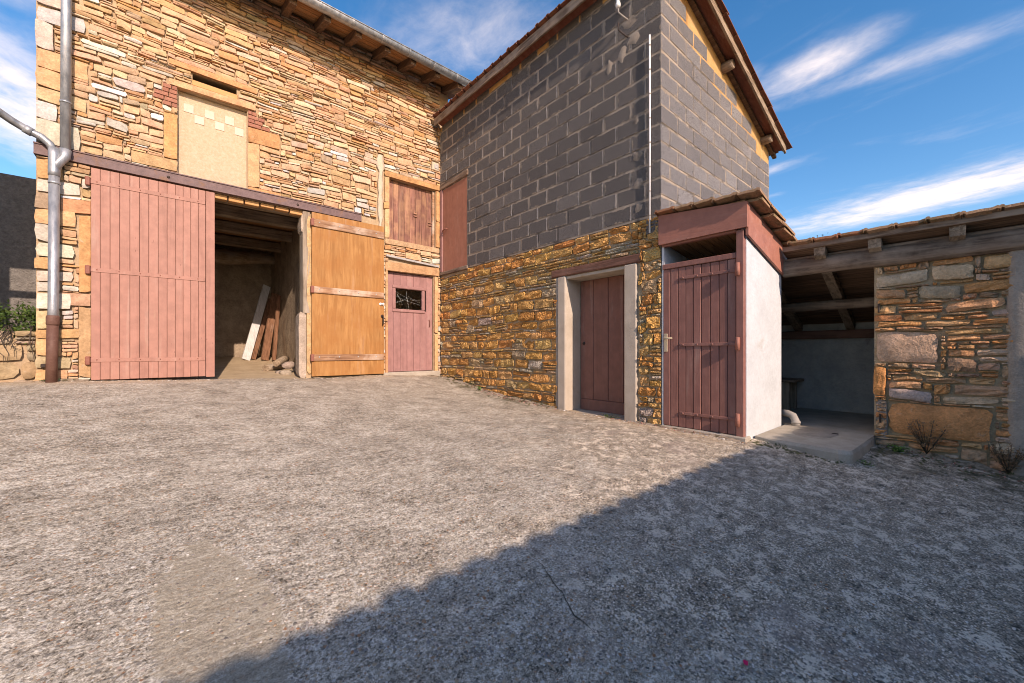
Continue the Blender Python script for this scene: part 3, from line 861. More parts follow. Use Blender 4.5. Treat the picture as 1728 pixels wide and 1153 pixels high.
def lay(face, rects, parent, mat, rg, pick, limit=300, stuff_name='small_stones', depth=lambda u, v: 1.0, show=lambda u, v: True, name='stone', **kw):
    """the largest stones as objects of their own, the others as one part"""
    def size(r_):
        uc, vc = (r_[0] + r_[1]) / 2, (r_[2] + r_[3]) / 2
        return (r_[1] - r_[0]) * (r_[3] - r_[2]) / depth(uc, vc) ** 2 * (1 if show(uc, vc) else 0.001)
    order = sorted(rects, key=size, reverse=True)
    rest = MB()
    for k, r_ in enumerate(order):
        col, opt = pick(r_, rg)
        o2 = dict(kw); o2.update(opt)
        if k < limit:
            obj(name, stone_mesh(MB(), face, r_, rg, col=col, **o2), mat, parent)
        else:
            stone_mesh(rest, face, r_, rg, col=col, **o2)
    if rest.v: obj(stuff_name, rest, mat, parent, kind='stuff')


def choose(rg, pal):
    x = rg.random() * sum(p[0] for p in pal)
    for wgt, c in pal:
        x -= wgt
        if x <= 0: break
    k = rg.uniform(0.85, 1.12)
    return tuple(v * k for v in c)


# ------------------------------------------------------------------ roof tiles
def tile_mesh(name, mat, Wd=0.23, L=0.42, th=0.014, roll=0.034):
    """interlocking clay tile: x down the slope, y across, z up"""
    top = [(0, 0.0), (0.02, 0.012), (0.05, 0.0), (0.11, 0.004), (Wd - 2 * roll, 0.0)]
    for k in range(1, 6):
        an = math.pi * k / 6
        top.append((Wd - roll - roll * math.cos(an), roll * math.sin(an)))
    top.append((Wd, -0.002))
    prof = top + [(x, z - th) for x, z in reversed(top)]
    mb = MB(); n = len(prof)
    for x in (0, L):
        for (y, z) in prof: mb.v.append((x, y - Wd / 2, z))
    for k in range(n): mb.face((k, k + n, (k + 1) % n + n, (k + 1) % n), False)
    m = len(top)
    for x in (0, 1):
        for k in range(m - 1):
            q = (x * n + k, x * n + k + 1, x * n + n - 2 - k, x * n + n - 1 - k)
            mb.face(q, False, x == 1)
    me = mb.mesh(name); me.materials.append(MAT[mat])
    return me


TILE_OLD = tile_mesh('old_tile', 'old_tile', roll=0.017, th=0.026); TILE_RED = tile_mesh('red_tile', 'red_tile')


def tile_roof(parent, me, x_hi, z_hi, slope, length, y0, y1, rg, name='roof_tile', Wd=0.215, step=0.33, limit=10 ** 6, jit=0.012):
    """tiles falling towards +X; x_hi is the high edge"""
    an = math.atan(slope); rows = int(math.ceil(length * math.cos(an) ** -1 / step)); cols = int(round((y1 - y0) / Wd)); Wd = (y1 - y0) / cols
    for r_ in range(rows):
        for c in range(cols):
            s = r_ * step
            x = x_hi + s * math.cos(an); z = z_hi - s * math.sin(an) + 0.022
            inst(name, me, parent, (x + rg.uniform(-jit, jit), y0 + Wd * (c + 0.5), z + rg.uniform(-.003, .004)), (rg.uniform(-.03, .03), an - 0.05 + rg.uniform(-.015, .015), rg.uniform(-.02, .02)))


def hinge_pin(x, y, z, h=0.07, r=0.012):
    return MB().tube([(x, y, z - h / 2), (x, y, z + h / 2)], r, 8)


def dome(mb, p, nrm, r):
    """a bolt head"""
    p = Vector(p); nrm = Vector(nrm).normalized()
    a = nrm.orthogonal().normalized(); b = nrm.cross(a)
    k0 = len(mb.v)
    for (rr, hh) in ((1.0, -0.2), (0.8, 0.45), (0.35, 0.7)):
        for k in range(6):
            an = k * math.pi / 3
            mb.v.append(tuple(p + (a * math.cos(an) + b * math.sin(an)) * r * rr + nrm * r * hh))
    for L in range(2):
        for k in range(6):
            i = k0 + L * 6
            mb.face((i + k, i + (k + 1) % 6, i + 6 + (k + 1) % 6, i + 6 + k), True)
    mb.face([k0 + 12 + k for k in range(6)], True)
    return mb


def wall_body(face, u0, u1, v0, v1, holes, d0, d1):
    mb = MB()
    vs = sorted({v0, v1, *[min(max(h[k], v0), v1) for h in holes for k in (2, 3)]})
    for a, b in zip(vs, vs[1:]):
        m = (a + b) / 2
        hs = sorted((h[0], h[1]) for h in holes if h[2] < m < h[3])
        u = u0
        for h0, h1 in hs + [(u1, u1)]:
            if h0 - u > 0.004: face.box(u, min(h0, u1), a, b, d0, d1, 0, mb)
            u = max(u, h1)
    return mb


def boards(parent, face, u0, u1, v0, v1, n, d0, d1, mat, rg, gap=0.004, b=0.004, drop=0.0, dj=0.0015, name='board'):
    ws = [rg.uniform(0.9, 1.1) for _ in range(n)]; s = sum(ws); u = u0
    for k in range(n):
        wd = (u1 - u0) * ws[k] / s
        e = rg.uniform(-drop, drop)
        dd = rg.uniform(-dj, dj)
        obj(name, face.box(u + gap / 2, u + wd - gap / 2, v0 + e, v1, d0 + dd, d1 + dd, b), mat, parent)
        u += wd


# ================================================================== THE BARN
barn = thing('stone_barn', (1.5, BY, -0.5), 'two storey golden rubble stone barn with wide double doors at the back of the yard', 'barn')
H_BIG = (-0.73, 1.80, -0.7, 2.36); H_LOAD = (0.121, 0.958, 2.50, 3.75); H_SLOT = (0.286, 0.82, 3.925, 4.03)
H_PINK = (3.24, 4.25, -0.7, 1.545); H_SHUT = (3.27, 4.29, 2.154, 3.35)
barn_wall = obj('wall', wall_body(BARN, -1.2, 4.6, -0.8, 5.62, [H_BIG, H_LOAD, H_SLOT, H_PINK, H_SHUT], -0.5, -0.038), 'mortar', barn)
rg = random.Random(11)
dressed = [  # u0,u1,v0,v1 of dressed blocks round the openings
    (-0.03, 0.118, 2.70, 3.34), (-0.36, 0.118, 2.535, 2.69), (0.962, 1.115, 2.56, 3.25), (0.962, 1.40, 3.26, 3.49),
    (0.962, 1.42, 2.50, 2.555), (0.02, 1.075, 3.752, 3.84), (0.01, 1.105, 4.032, 4.115),
    (3.175, 3.265, 2.16, 2.72), (3.155, 3.265, 2.725, 2.85), (3.175, 3.265, 2.855, 3.34), (3.16, 4.385, 3.352, 3.455),
    (4.292, 4.375, 2.16, 2.70), (4.292, 4.375, 2.705, 3.345), (3.165, 4.38, 2.045, 2.150),
    (3.17, 4.375, 1.548, 1.715), (3.185, 3.236, 0.55, 1.543), (3.185, 3.236, -0.46, 0.545), (4.256, 4.34, 0.35, 1.543), (4.256, 4.34, -0.5, 0.345),
    (-0.845, -0.735, -0.35, 0.55), (-1.0, -0.735, 0.56, 0.72), (-0.84, -0.735, 0.73, 1.72), (-1.0, -0.735, 1.73, 1.90)]
bricks = []
for (a, b, z0, z1, rows) in ((-0.16, 0.118, 3.44, 3.745, 5), (0.962, 1.19, 3.50, 3.745, 4)):
    hh = (z1 - z0) / rows
    for r_ in range(rows):
        if a < 0: lo, hi = a + (0.10 if r_ in (0, 3, 4) else 0.0) + rg.uniform(0, .03), b
        else: lo, hi = a, b - (0.05 if r_ % 2 else 0.0) - (0.06 if r_ == 3 else 0) + rg.uniform(0, .12) * (r_ < 2)
        m = lo + (hi - lo) * (0.45 if r_ % 2 else 0.62)
        bricks += [(lo, m, z0 + r_ * hh, z0 + (r_ + 1) * hh), (m, hi, z0 + r_ * hh, z0 + (r_ + 1) * hh)]
quoins = []
z = -0.46; k = 0
while z < 2.33:
    h = rg.uniform(0.13, 0.24); h = min(h, 2.355 - z); quoins.append((-1.208, -1.208 + (0.34 if k % 2 else 0.20) + rg.uniform(-.04, .05), z, z + h)); z += h; k += 1
z = 2.515
while z < 5.5:
    h = rg.uniform(0.16, 0.36); h = min(h, 5.56 - z); quoins.append((-1.208, -1.208 + (0.40 if k % 2 else 0.20) + rg.uniform(-.04, .06), z, z + h)); z += h; k += 1
BEAM_H = (-1.3, 2.73, 2.358, 2.512)
holes = [(-0.735, 1.90, -0.8, 2.36), (1.88, 3.12, -0.8, 2.20), H_LOAD, (0.0, 1.10, 3.75, 3.845), (0.27, 0.83, 3.845, 4.03), H_SHUT, H_PINK, BEAM_H, (3.24, 4.25, 1.72, 1.80), (3.02, 3.155, 2.2, 3.75), (4.19, 4.36, 3.76, 3.95)] + dressed + bricks + quoins
H_ALL = list(holes)


def barn_warp(u, v):
    k = 1.0
    for h in (H_BIG, H_LOAD, H_SHUT, H_PINK, BEAM_H):
        du = max(h[0] - u, u - h[1], 0); dv = max(h[2] - v, v - h[3], 0)
        k = min(k, max(0.0, (du * du + dv * dv) ** 0.5 / 0.25))
    return u + k * 0.02 * nz(u * 1.7, v * 2.1, 4), v + k * (0.032 * nz(u * 0.7, v * 1.2, 1) + 0.008 * nz(u * 3.5, v * 5, 2))


r1, b1 = rubble(-1.2, 4.40, -0.5, 2.36, 0.08, 0.155, 0.14, 0.34, holes, rg, 0.55, 14, ((.2, .36), (.12, .2)))
r2, b2 = rubble(-1.2, 4.40, 2.5, 3.85, 0.06, 0.125, 0.14, 0.40, holes, rg, 0.5, 22, ((.16, .36), (.09, .15)))
r3, b3 = rubble(-1.2, 4.40, 3.85, 5.56, 0.042, 0.095, 0.12, 0.40, holes, rg, 0.45, 16, ((.14, .30), (.08, .13)), 0.026)
BARN_PAL = [(5, (0.580, 0.352, 0.205)), (5, (0.605, 0.395, 0.250)), (1.6, (0.580, 0.305, 0.150)), (2.5, (0.600, 0.440, 0.310)), (0.9, (0.480, 0.300, 0.160)), (2.0, (0.580, 0.355, 0.220)), (0.5, (0.46, 0.35, 0.24))]
PALE = [(3, (0.58, 0.51, 0.43)), (2, (0.62, 0.57, 0.52)), (1, (0.50, 0.46, 0.42))]


def pick_barn(r_, g):
    uc, vc = (r_[0] + r_[1]) / 2, (r_[2] + r_[3]) / 2
    pp = 0.035 + (0.10 if vc < 3.6 else 0.0) + (0.10 if uc < 0.2 and vc < 4.2 else 0.0)
    patch = nz(uc * 1.6, vc * 2.2, 9)
    if g.random() < pp + patch * 0.18: return choose(g, PALE), {'soft': 0.12}
    if r_[0] < -1.2: return choose(g, [(3, (0.58, 0.34, 0.18)), (2, (0.56, 0.40, 0.25)), (1, (0.42, 0.33, 0.22)), (1, (0.58, 0.50, 0.41))]), {'nx': 4, 'soft': 0.06}
    return choose(g, BARN_PAL), {}


lay(BARN, r1 + b1 + r2 + b2 + r3 + b3 + quoins, barn_wall, 'barn_stone', rg, pick_barn, 300, 'small_stones', gap=0.007, bulge=0.006, rough=0.008, warp=barn_warp, tilt=0.012, soft=0.06, gu=0.5, gv=1.35, lip=-0.003,
    depth=lambda u, v: u * FWD.x + BY * FWD.y)
for k, r_ in enumerate(dressed):
    out = 0.006 if k not in (5, 6, 10, 14) else 0.014
    kx = max(2, min(8, int((r_[1] - r_[0]) / 0.09))); ky = max(2, min(8, int((r_[3] - r_[2]) / 0.09)))
    obj('dressed_stone', stone_mesh(MB(), BARN, r_, rg, gap=0.003, bulge=0.003, rough=0.003, d0=out, back=0.16, nx=kx, ny=ky, col=choose(rg, [(3, (0.56, 0.295, 0.145)), (2, (0.58, 0.33, 0.18)), (1, (0.56, 0.36, 0.22))]), soft=0.02, edge=0.25), 'barn_stone', barn)
for r_ in bricks:
    obj('brick', BARN.box(r_[0] + .004, r_[1] - .004, r_[2] + .004, r_[3] - .004, -0.10, rg.uniform(-.006, .004), 0.004), 'brick', barn)
# slabs and plaster
mbp = MB()
for j in range(15):
    for i in range(4):
        v = 2.22 + j * 0.107
        wdt = 0.038 + 0.04 * nz(j * 0.6, 3.3, 2) + (0.03 if j > 11 else 0)
        u = 3.09 + 0.02 * nz(j * 0.5, 1, 7) + (i / 3 - 0.5) * 2 * wdt
        mbp.v.append(BARN.pt(u, v, (0.004 if i in (0, 3) else 0.016) + 0.006 * nz(u * 30, v * 20, 3)))
for j in range(14):
    for i in range(3):
        k = j * 4 + i; mbp.face((k, k + 1, k + 5, k + 4), True)
mbp2 = len(mbp.v)
for j in range(15):
    for i in (0, 3): mbp.v.append((mbp.v[j * 4 + i][0], BY + 0.05, mbp.v[j * 4 + i][2]))
for j in range(14):
    mbp.face((j * 4, (j + 1) * 4, mbp2 + (j + 1) * 2, mbp2 + j * 2)); mbp.face((j * 4 + 3, mbp2 + j * 2 + 1, mbp2 + (j + 1) * 2 + 1, (j + 1) * 4 + 3))
obj('plaster_patch', mbp, 'pale_plaster', barn)
obj('plaster_surround', BARN.box(4.195, 4.36, 3.77, 3.94, -0.1, 0.002, 0.012), 'pale_plaster', barn)
obj('grey_stone', BARN.box(4.245, 4.345, 3.80, 3.90, -0.1, 0.014, 0.01), 'grey_stone', barn)
obj('grey_sill', MB().sweep([(0, 0), (0.10, 0.0), (0.10, 0.035), (0, 0.05)], (3.19, BY + 0.06, 1.80), (4.34, BY + 0.06, 1.735), (0, -1, 0), (0, 0, 1)), 'grey_stone', barn)

# steel beam over the double doors: a channel with bolts
beam = obj('steel_beam', MB().sweep([(-0.1, 0), (0.034, 0), (0.034, 0.014), (0.02, 0.018), (0.02, 0.122), (0.034, 0.126), (0.034, 0.14), (-0.1, 0.14)], (-1.212, BY, 2.365), (2.72, BY, 2.365), (0, -1, 0), (0, 0, 1)), 'steel_beam', barn)
for u in (0.02, 1.66):
    obj('bolt', dome(MB(), (u, BY - 0.02, 2.425), (0, -1, 0), 0.022), 'iron', beam)

# blocked loading opening
load = obj('blocked_loading_door', BARN.box(0.115, 0.964, 2.49, 3.745, -0.20, -0.115, 0), 'panel_board', barn)
for r_ in range(2):
    for c in range(6):
        if r_ == 1 and c not in (1, 3, 5): continue
        u = 0.185 + c * 0.123; v = 3.475 - r_ * 0.125
        obj('tile', BARN.box(u + .003, u + .118, v, v + 0.12, -0.12, -0.109 + (0.002 if (c + r_) % 2 == 0 else -0.002), 0.002), 'white_tile' if (c + r_) % 2 == 0 else 'panel_board', load)
obj('slot_recess', BARN.box(0.27, 0.84, 3.85, 4.05, -0.49, -0.40, 0), 'old_plaster', barn)
obj('slot_sill', BARN.box(0.28, 0.83, 3.846, 3.925, -0.40, -0.006, 0.006), 'dressed_stone', barn)

# left leaf of the double doors, salmon boards
leafL = bpy.data.objects.new('double_door_leaf', None); leafL.empty_display_size = 0.1
link(leafL, barn, (-0.735, BY, -0.40)); leafL['label'] = 'closed salmon painted board leaf of the double doors'
boards(leafL, BARN, -0.735, 0.435, -0.385, 2.340, 13, -0.022, 0.018, 'salmon_paint', rg, 0.003, 0.003, 0.003)
boards(leafL, BARN, 0.437, 0.545, -0.395, 2.338, 1, -0.024, 0.024, 'salmon_paint', rg)
for zz in (2.135, 1.005, -0.155):
    obj('strap', BARN.box(-0.745, 0.43, zz, zz + 0.052, 0.0185, 0.026, 0.002), 'salmon_paint', leafL)
    for k in range(6): obj('bolt', dome(MB(), (-0.68 + k * 0.205, BY - 0.026, zz + 0.03), (0, -1, 0), 0.009), 'red_iron', leafL)
    obj('hinge', MB().box(-0.785, -0.737, BY - 0.05, BY + 0.0, zz - 0.035, zz + 0.075, 0.008), 'red_iron', leafL)

# right leaf, folded back against the wall, plywood
leafR = bpy.data.objects.new('double_door_leaf', None); leafR.empty_display_size = 0.1
link(leafR, barn, (1.865, BY, -0.45)); leafR['label'] = 'orange plywood leaf folded open against the wall'
obj('panel', BARN.box(1.868, 3.134, -0.448, 2.345, 0.020, 0.056, 0.003), 'plywood', leafR)
for (za, zb) in ((2.105, 2.235), (0.975, 1.085), (-0.185, -0.075)):
    ro = obj('rail', BARN.box(1.885, 3.125, za, zb, 0.0565, 0.082, 0.006), 'rail_wood', leafR)
    for k in range(4): obj('bolt', dome(MB(), (1.98 + k * 0.33, BY - 0.082, (za + zb) / 2 + 0.01), (0, -1, 0), 0.014), 'grey_stone', ro)
    obj('hinge', MB().box(1.845, 1.895, BY - 0.095, BY - 0.03, (za + zb) / 2 - 0.06, (za + zb) / 2 + 0.06, 0.008), 'red_iron', leafR)
lt = MB(); BARN.box(3.035, 3.125, 0.855, 0.885, 0.056, 0.07, 0.004, lt); lt.tube([(3.055, BY - 0.08, 0.87), (3.115, BY - 0.08, 0.87)], 0.013, 8); BARN.box(3.05, 3.07, 0.845, 0.895, 0.056, 0.085, 0.004, lt); BARN.box(3.10, 3.12, 0.845, 0.895, 0.056, 0.085, 0.004, lt)
obj('latch', lt, 'white_plastic', leafR)
hd = MB(); dome(hd, (3.098, BY - 0.056, 0.64), (0, -1, 0), 0.035); hd.tube([(3.098, BY - 0.07, 0.66), (3.098, BY - 0.115, 0.62), (3.098, BY - 0.11, 0.52), (3.098, BY - 0.085, 0.47)], [0.016, 0.012, 0.012, 0.010], 8)
obj('handle', hd, 'iron', leafR)
hd = MB(); hd.tube([(3.10, BY - 0.060, 0.47), (3.10, BY - 0.060, 0.40)], 0.012, 8)

# jamb of the double doors on the right
obj('door_post', MB().box(1.742, 1.858, BY - 0.0, BY + 0.20, 0.62, 2.36, 0.012), 'weathered_z', barn)
gst = stone_mesh(MB(), BARN, (1.672, 1.80, -0.5, 0.66), rg, nx=4, ny=8, rough=0.012, bulge=0.0, d0=0.01, back=0.25, col=(0.42, 0.34, 0.26), soft=0.1)
obj('jamb_stone', gst, 'barn_stone', barn)
obj('jamb_stone', stone_mesh(MB(), BARN, (1.80, 1.875, -0.47, 2.34), rg, nx=2, ny=12, rough=0.006, bulge=0.0, d0=-0.004, back=0.2, col=(0.54, 0.34, 0.18), soft=0.05), 'barn_stone', barn)
obj('jamb_stone', stone_mesh(MB(), BARN, (1.715, 1.80, 1.98, 2.34), rg, nx=3, ny=4, rough=0.014, bulge=0.02, d0=-0.02, back=0.25, col=(0.44, 0.35, 0.26), soft=0.2), 'barn_stone', barn)

# small pink door with a window
pd = bpy.data.objects.new('door', None); pd.empty_display_size = 0.1
link(pd, barn, (3.74, BY, -0.43)); pd['label'] = 'narrow faded pink board door with a small window'
ws = [3.245, 3.385, 3.53, 3.675, 3.82, 3.965, 4.105, 4.248]
for a, b in zip(ws, ws[1:]):
    if a < 3.36 or b > 4.07 + 0.06:
        obj('board', BARN.box(a + .002, b - .002, -0.425, 1.535, -0.125, -0.09, 0.004), 'pink_paint', pd)
    else:
        obj('board', BARN.box(a + .002, b - .002, -0.425, 0.80, -0.125, -0.09, 0.004), 'pink_paint', pd)
        obj('board', BARN.box(a + .002, b - .002, 1.235, 1.535, -0.125, -0.09, 0.004), 'pink_paint', pd)
for (a, b, c, d) in ((3.36, 4.07, 1.225, 1.29), (3.36, 4.07, 0.755, 0.82), (3.36, 3.43, 0.82, 1.225), (4.0, 4.07, 0.82, 1.225)):
    obj('window_frame', BARN.box(a, b, c + .001, d - .001, -0.13, -0.066, 0.012), 'pink_paint', pd)
obj('window_pane', BARN.box(3.425, 4.005, 0.815, 1.23, -0.112, -0.108), 'glass', pd)
web = MB()
for (p0, p1, sag) in (((3.45, 1.17), (3.98, 0.98), 0.02), ((3.45, 1.08), (3.98, 0.93), 0.01), ((3.44, 1.2), (3.6, 0.9), -0.02), ((3.68, 1.2), (3.73, 0.84), 0.0), ((3.72, 1.1), (3.99, 1.02), 0.03), ((3.44, 0.95), (3.72, 1.06), 0.02)):
    pts = [(p0[0] + (p1[0] - p0[0]) * s / 5, BY + 0.135 + 0.01 * math.sin(s), p0[1] + (p1[1] - p0[1]) * s / 5 - sag * math.sin(math.pi * s / 5)) for s in range(6)]
    web.tube(pts, 0.0028, 4)
obj('cobweb', web, 'cobweb', pd)
obj('door_pull', MB().tube([(4.17, BY + 0.085, 0.63), (4.17, BY + 0.05, 0.61), (4.17, BY + 0.05, 0.50), (4.17, BY + 0.085, 0.48)], 0.008, 6), 'red_iron', pd)
obj('door_sill', BARN.box(3.14, 4.38, -0.62, -0.432, -0.3, 0.03, 0.015), 'slab_concrete', barn)
rm = MB(); rm.box(3.0, 4.6, BY + 1.5, BY + 1.6, -0.7, 2.1); rm.box(2.98, 3.05, BY + 0.5, BY + 1.5, -0.7, 2.1); rm.box(4.5, 4.58, BY + 0.5, BY + 1.5, -0.7, 2.1); rm.box(3.05, 4.5, BY + 0.5, BY + 1.5, 2.0, 2.1); rm.box(3.05, 4.5, BY + 0.5, BY + 1.5, -0.7, -0.45)
obj('inner_room', rm, 'old_plaster', barn)
shell = MB().sweep([(BY + 0.5, -0.8), (12.3, -0.8), (12.3, 6.9), (BY + 0.5, 5.62)], (-1.2, 0, 0), (-1.02, 0, 0), (0, 1, 0), (0, 0, 1))
shell.box(-1.02, 4.6, 12.1, 12.3, -0.8, 6.9)
obj('end_wall', shell, 'mortar', barn)

# worn shutter above it
sh = bpy.data.objects.new('shutter', None); sh.empty_display_size = 0.1
link(sh, barn, (3.78, BY, 2.15)); sh['label'] = 'worn purple brown board shutter with peeling paint'
boards(sh, BARN, 3.272, 4.235, 2.156, 3.345, 8, -0.145, -0.11, 'shutter_wood', rg, 0.005, 0.004)
obj('shutter_post', BARN.box(4.238, 4.288, 2.156, 3.345, -0.16, -0.06, 0.008), 'rail_wood', sh)
for (u, v, s) in ((3.86, 2.78, 0.04), (4.20, 2.66, 0.045)):
    obj('latch', BARN.box(u - s, u + s, v, v + 0.028, -0.11, -0.088, 0.005), 'shutter_wood', sh)
    obj('latch', BARN.box(u - s, u + s, v - 0.055, v - 0.032, -0.11, -0.088, 0.005), 'shutter_wood', sh)

# inside of the barn behind the open leaf
fl = MB()
for j in range(25):
    for i in range(19):
        x = -0.9 + i * 0.16; y = BY - 0.06 + j * 0.17
        z = -0.478 + 0.31 * min(1, max(0, (y - 7.45) / 3.6)) + 0.02 * nz(x * 3, y * 3, 2) + 0.05 * (x < 0.4) * (j == 0)
        fl.v.append((x, y, z))
for j in range(24):
    for i in range(18):
        k = j * 19 + i; fl.face((k, k + 1, k + 20, k + 19), True)
obj('floor', fl, 'dirt_floor', barn)
iw = MB(); iw.box(-0.9, 2.1, 11.45, 11.6, -0.6, 2.6); iw.box(-1.0, -0.9, 7.93, 11.6, -0.6, 2.6)
obj('inner_wall', iw, 'old_plaster', barn)
irw = MB()
for j in range(13):
    for i in range(15):
        y = 7.93 + i * 0.255; z = -0.6 + j * 0.27
        irw.v.append((1.97 + 0.05 * nz(y * 2, z * 2, 5), y, z))
for j in range(12):
    for i in range(14):
        k = j * 15 + i; irw.face((k, k + 1, k + 16, k + 15), True)
obj('inner_wall', irw, 'old_plaster', barn)
obj('ceiling', MB().box(-1.0, 2.15, 7.9, 11.6, 2.44, 2.50), 'ceiling_board', barn)
for (yy, zz, hh, ww) in ((7.62, 2.30, 0.12, 0.14), (8.25, 2.24, 0.20, 0.12), (9.25, 2.23, 0.20, 0.12), (10.35, 2.22, 0.20, 0.13)):
    obj('joist', MB().box(-0.95, 2.05, yy - ww / 2, yy + ww / 2, zz, zz + hh, 0.02), 'weathered_x', barn)
obj('joist', MB().tube([(-0.95, 11.1, 2.08), (0.2, 11.1, 2.12), (1.1, 11.08, 2.10), (1.6, 11.1, 2.16), (2.05, 11.1, 2.2)], [0.17, 0.19, 0.17, 0.13, 0.12], 12), 'log_wood', barn, 'thick crooked log beam at the back')
for k in range(7):
    u = 0.3 + k * 0.21
    obj('ceiling_brick', MB().box(u, u + 0.19, BY + 0.05, BY + 0.16, 2.29 + rg.uniform(-.01, .01), 2.355, 0.006), 'barn_stone_plain' if False else 'dressed_stone', barn)

# eaves: rafters, soffit boards, tiles, gutter
roof = bpy.data.objects.new('roof', None); roof.empty_display_size = 0.2; link(roof, barn, (1.5, BY, 5.5))
SL = 0.30
def eave_z(y, off=0.0): return 5.60 + SL * (y - BY) + off
YE = 6.80
for k in range(13):
    x = -1.05 + k * 0.502 + rg.uniform(-.02, .02)
    if x > 4.75: break
    rm = MB(); hw = 0.05
    rm.sweep([(-hw, -0.135), (hw, -0.135), (hw, -0.002), (-hw, -0.002)], (x, YE + 0.02, eave_z(YE + 0.02)), (x, 8.2, eave_z(8.2)), (1, 0, 0), (0, 0, 1))
    obj('rafter', rm, 'rafter_dark', roof)
nb = 5
for k in range(nb):
    y0 = YE + k * 0.15; y1 = y0 + 0.138
    m = MB().sweep([(0, 0), (y1 - y0, SL * (y1 - y0)), (y1 - y0, SL * (y1 - y0) + 0.02), (0, 0.02)], (-1.5, y0, eave_z(y0)), (4.95, y0, eave_z(y0)), (0, 1, 0), (0, 0, 1))
    obj('soffit_board', m, 'soffit_board', roof)
obj('roof_deck', MB().sweep([(-0.03, 0.025), (5.2, 0.025 + SL * 5.2), (5.2, 0.07 + SL * 5.2), (-0.03, 0.07)], (-1.5, YE, eave_z(YE)), (4.95, YE, eave_z(YE)), (0, 1, 0), (0, 0, 1)), 'red_tile', roof)
g = MB(); gr = 0.082; gy, gzz = YE - 0.055, 5.42
prof = [(gr * math.cos(a), gr * math.sin(a)) for a in [math.pi + math.pi * k / 12 for k in range(13)]] + [(gr - 0.004 - 0.0, 0.0)] + [((gr - 0.004) * math.cos(a), (gr - 0.004) * math.sin(a)) for a in [-math.pi * k / 12 for k in range(1, 13)]]
g.sweep(prof, (-1.55, gy, gzz), (4.9, gy, gzz), (0, 1, 0), (0, 0, 1))
g.tube([(-1.55, gy - gr, gzz), (4.9, gy - gr, gzz)], 0.011, 8)
gut = obj('gutter', g, 'zinc', barn)
gut.data.polygons.foreach_set('use_smooth', [True] * len(gut.data.polygons))
for k in range(12):
    x = -1.2 + k * 0.502
    br = MB()
    pr = [(gy + (gr + 0.003) * math.cos(a), gzz + (gr + 0.003) * math.sin(a)) for a in [math.pi + math.pi * q / 10 for q in range(11)]]
    for (a, b) in zip(pr, pr[1:]):
        br.add([(x, a[0], a[1]), (x + 0.022, a[0], a[1]), (x + 0.022, b[0], b[1]), (x, b[0], b[1])], [(0, 1, 2, 3)], None, True)
    obj('gutter_bracket', br, 'zinc', gut)

# downpipes at the left corner, meeting in a fork
dp = bpy.data.objects.new('downpipe', None); dp.empty_display_size = 0.1; link(dp, barn, (-1.05, BY - 0.1, -0.4))
DY = BY - 0.085; PR = 0.048
xa, xb = -0.945, -1.036
obj('pipe', MB().tube([(-0.90, gy, gzz - 0.06), (-0.905, gy, gzz - 0.16), (-0.93, DY, gzz - 0.62), (-0.935, DY, gzz - 0.75), (xa, DY, 2.42)], PR, 14), 'zinc', dp)
for zz in (3.05, 4.35): obj('pipe_collar', MB().tube([(xa + 0.003, DY, zz - 0.012), (xa + 0.003, DY, zz + 0.012)], PR + 0.006, 14), 'zinc', dp)
fork = MB(); fork.tube([(xa, DY, 2.47), (xa - 0.005, DY, 2.38), (xb + 0.02, DY, 2.27), (xb, DY, 2.17)], [PR + 0.006, PR + 0.004, PR + 0.002, PR - 0.002], 14)
fork.tube([(xb - 0.002, DY, 2.46), (xb, DY, 2.36), (xb, DY, 2.17), (xb, DY, 2.12)], [PR + 0.004, PR + 0.004, PR + 0.005, PR + 0.006], 14)
obj('pipe_fork', fork, 'zinc', dp)
obj('pipe', MB().tube([(xb, DY, 2.16), (xb - 0.008, DY, 0.5), (xb - 0.012, DY, 0.33)], PR, 14), 'zinc', dp)
obj('pipe', MB().tube([(xb - 0.012, DY, 0.36), (xb - 0.024, DY, -0.42)], PR + 0.003, 14), 'cast_iron_pipe', dp, 'rust brown cast iron foot of the downpipe')
obj('pipe_collar', MB().tube([(xb - 0.011, DY, 0.30), (xb - 0.011, DY, 0.32), (xb - 0.011, DY, 0.40), (xb - 0.011, DY, 0.42)], [PR + 0.004, PR + 0.011, PR + 0.011, PR + 0.004], 14), 'cast_iron_pipe', dp)
obj('pipe_collar', MB().tube([(xb, DY, 2.02), (xb, DY, 2.05)], PR + 0.006, 14), 'zinc', dp)
bp_ = []
for k, (x, y, z) in enumerate(((-1.95, 6.36, 2.84), (-1.62, 6.95, 2.76), (-1.36, DY - 0.03, 2.66), (-1.24, DY, 2.60), (-1.14, DY, 2.56), (-1.075, DY, 2.50), (xb, DY, 2.42))): bp_.append((x, y, z))
obj('pipe', MB().tube(bp_, 0.042, 14), 'zinc', dp)
obj('pipe_collar', MB().tube([(-1.27, DY - 0.005, 2.615), (-1.21, DY, 2.585)], 0.05, 14), 'zinc', dp)
obj('anchor_block', MB().box(-1.155, -1.11, BY - 0.04, BY + 0.03, -0.215, -0.165, 0.008), 'iron', barn)

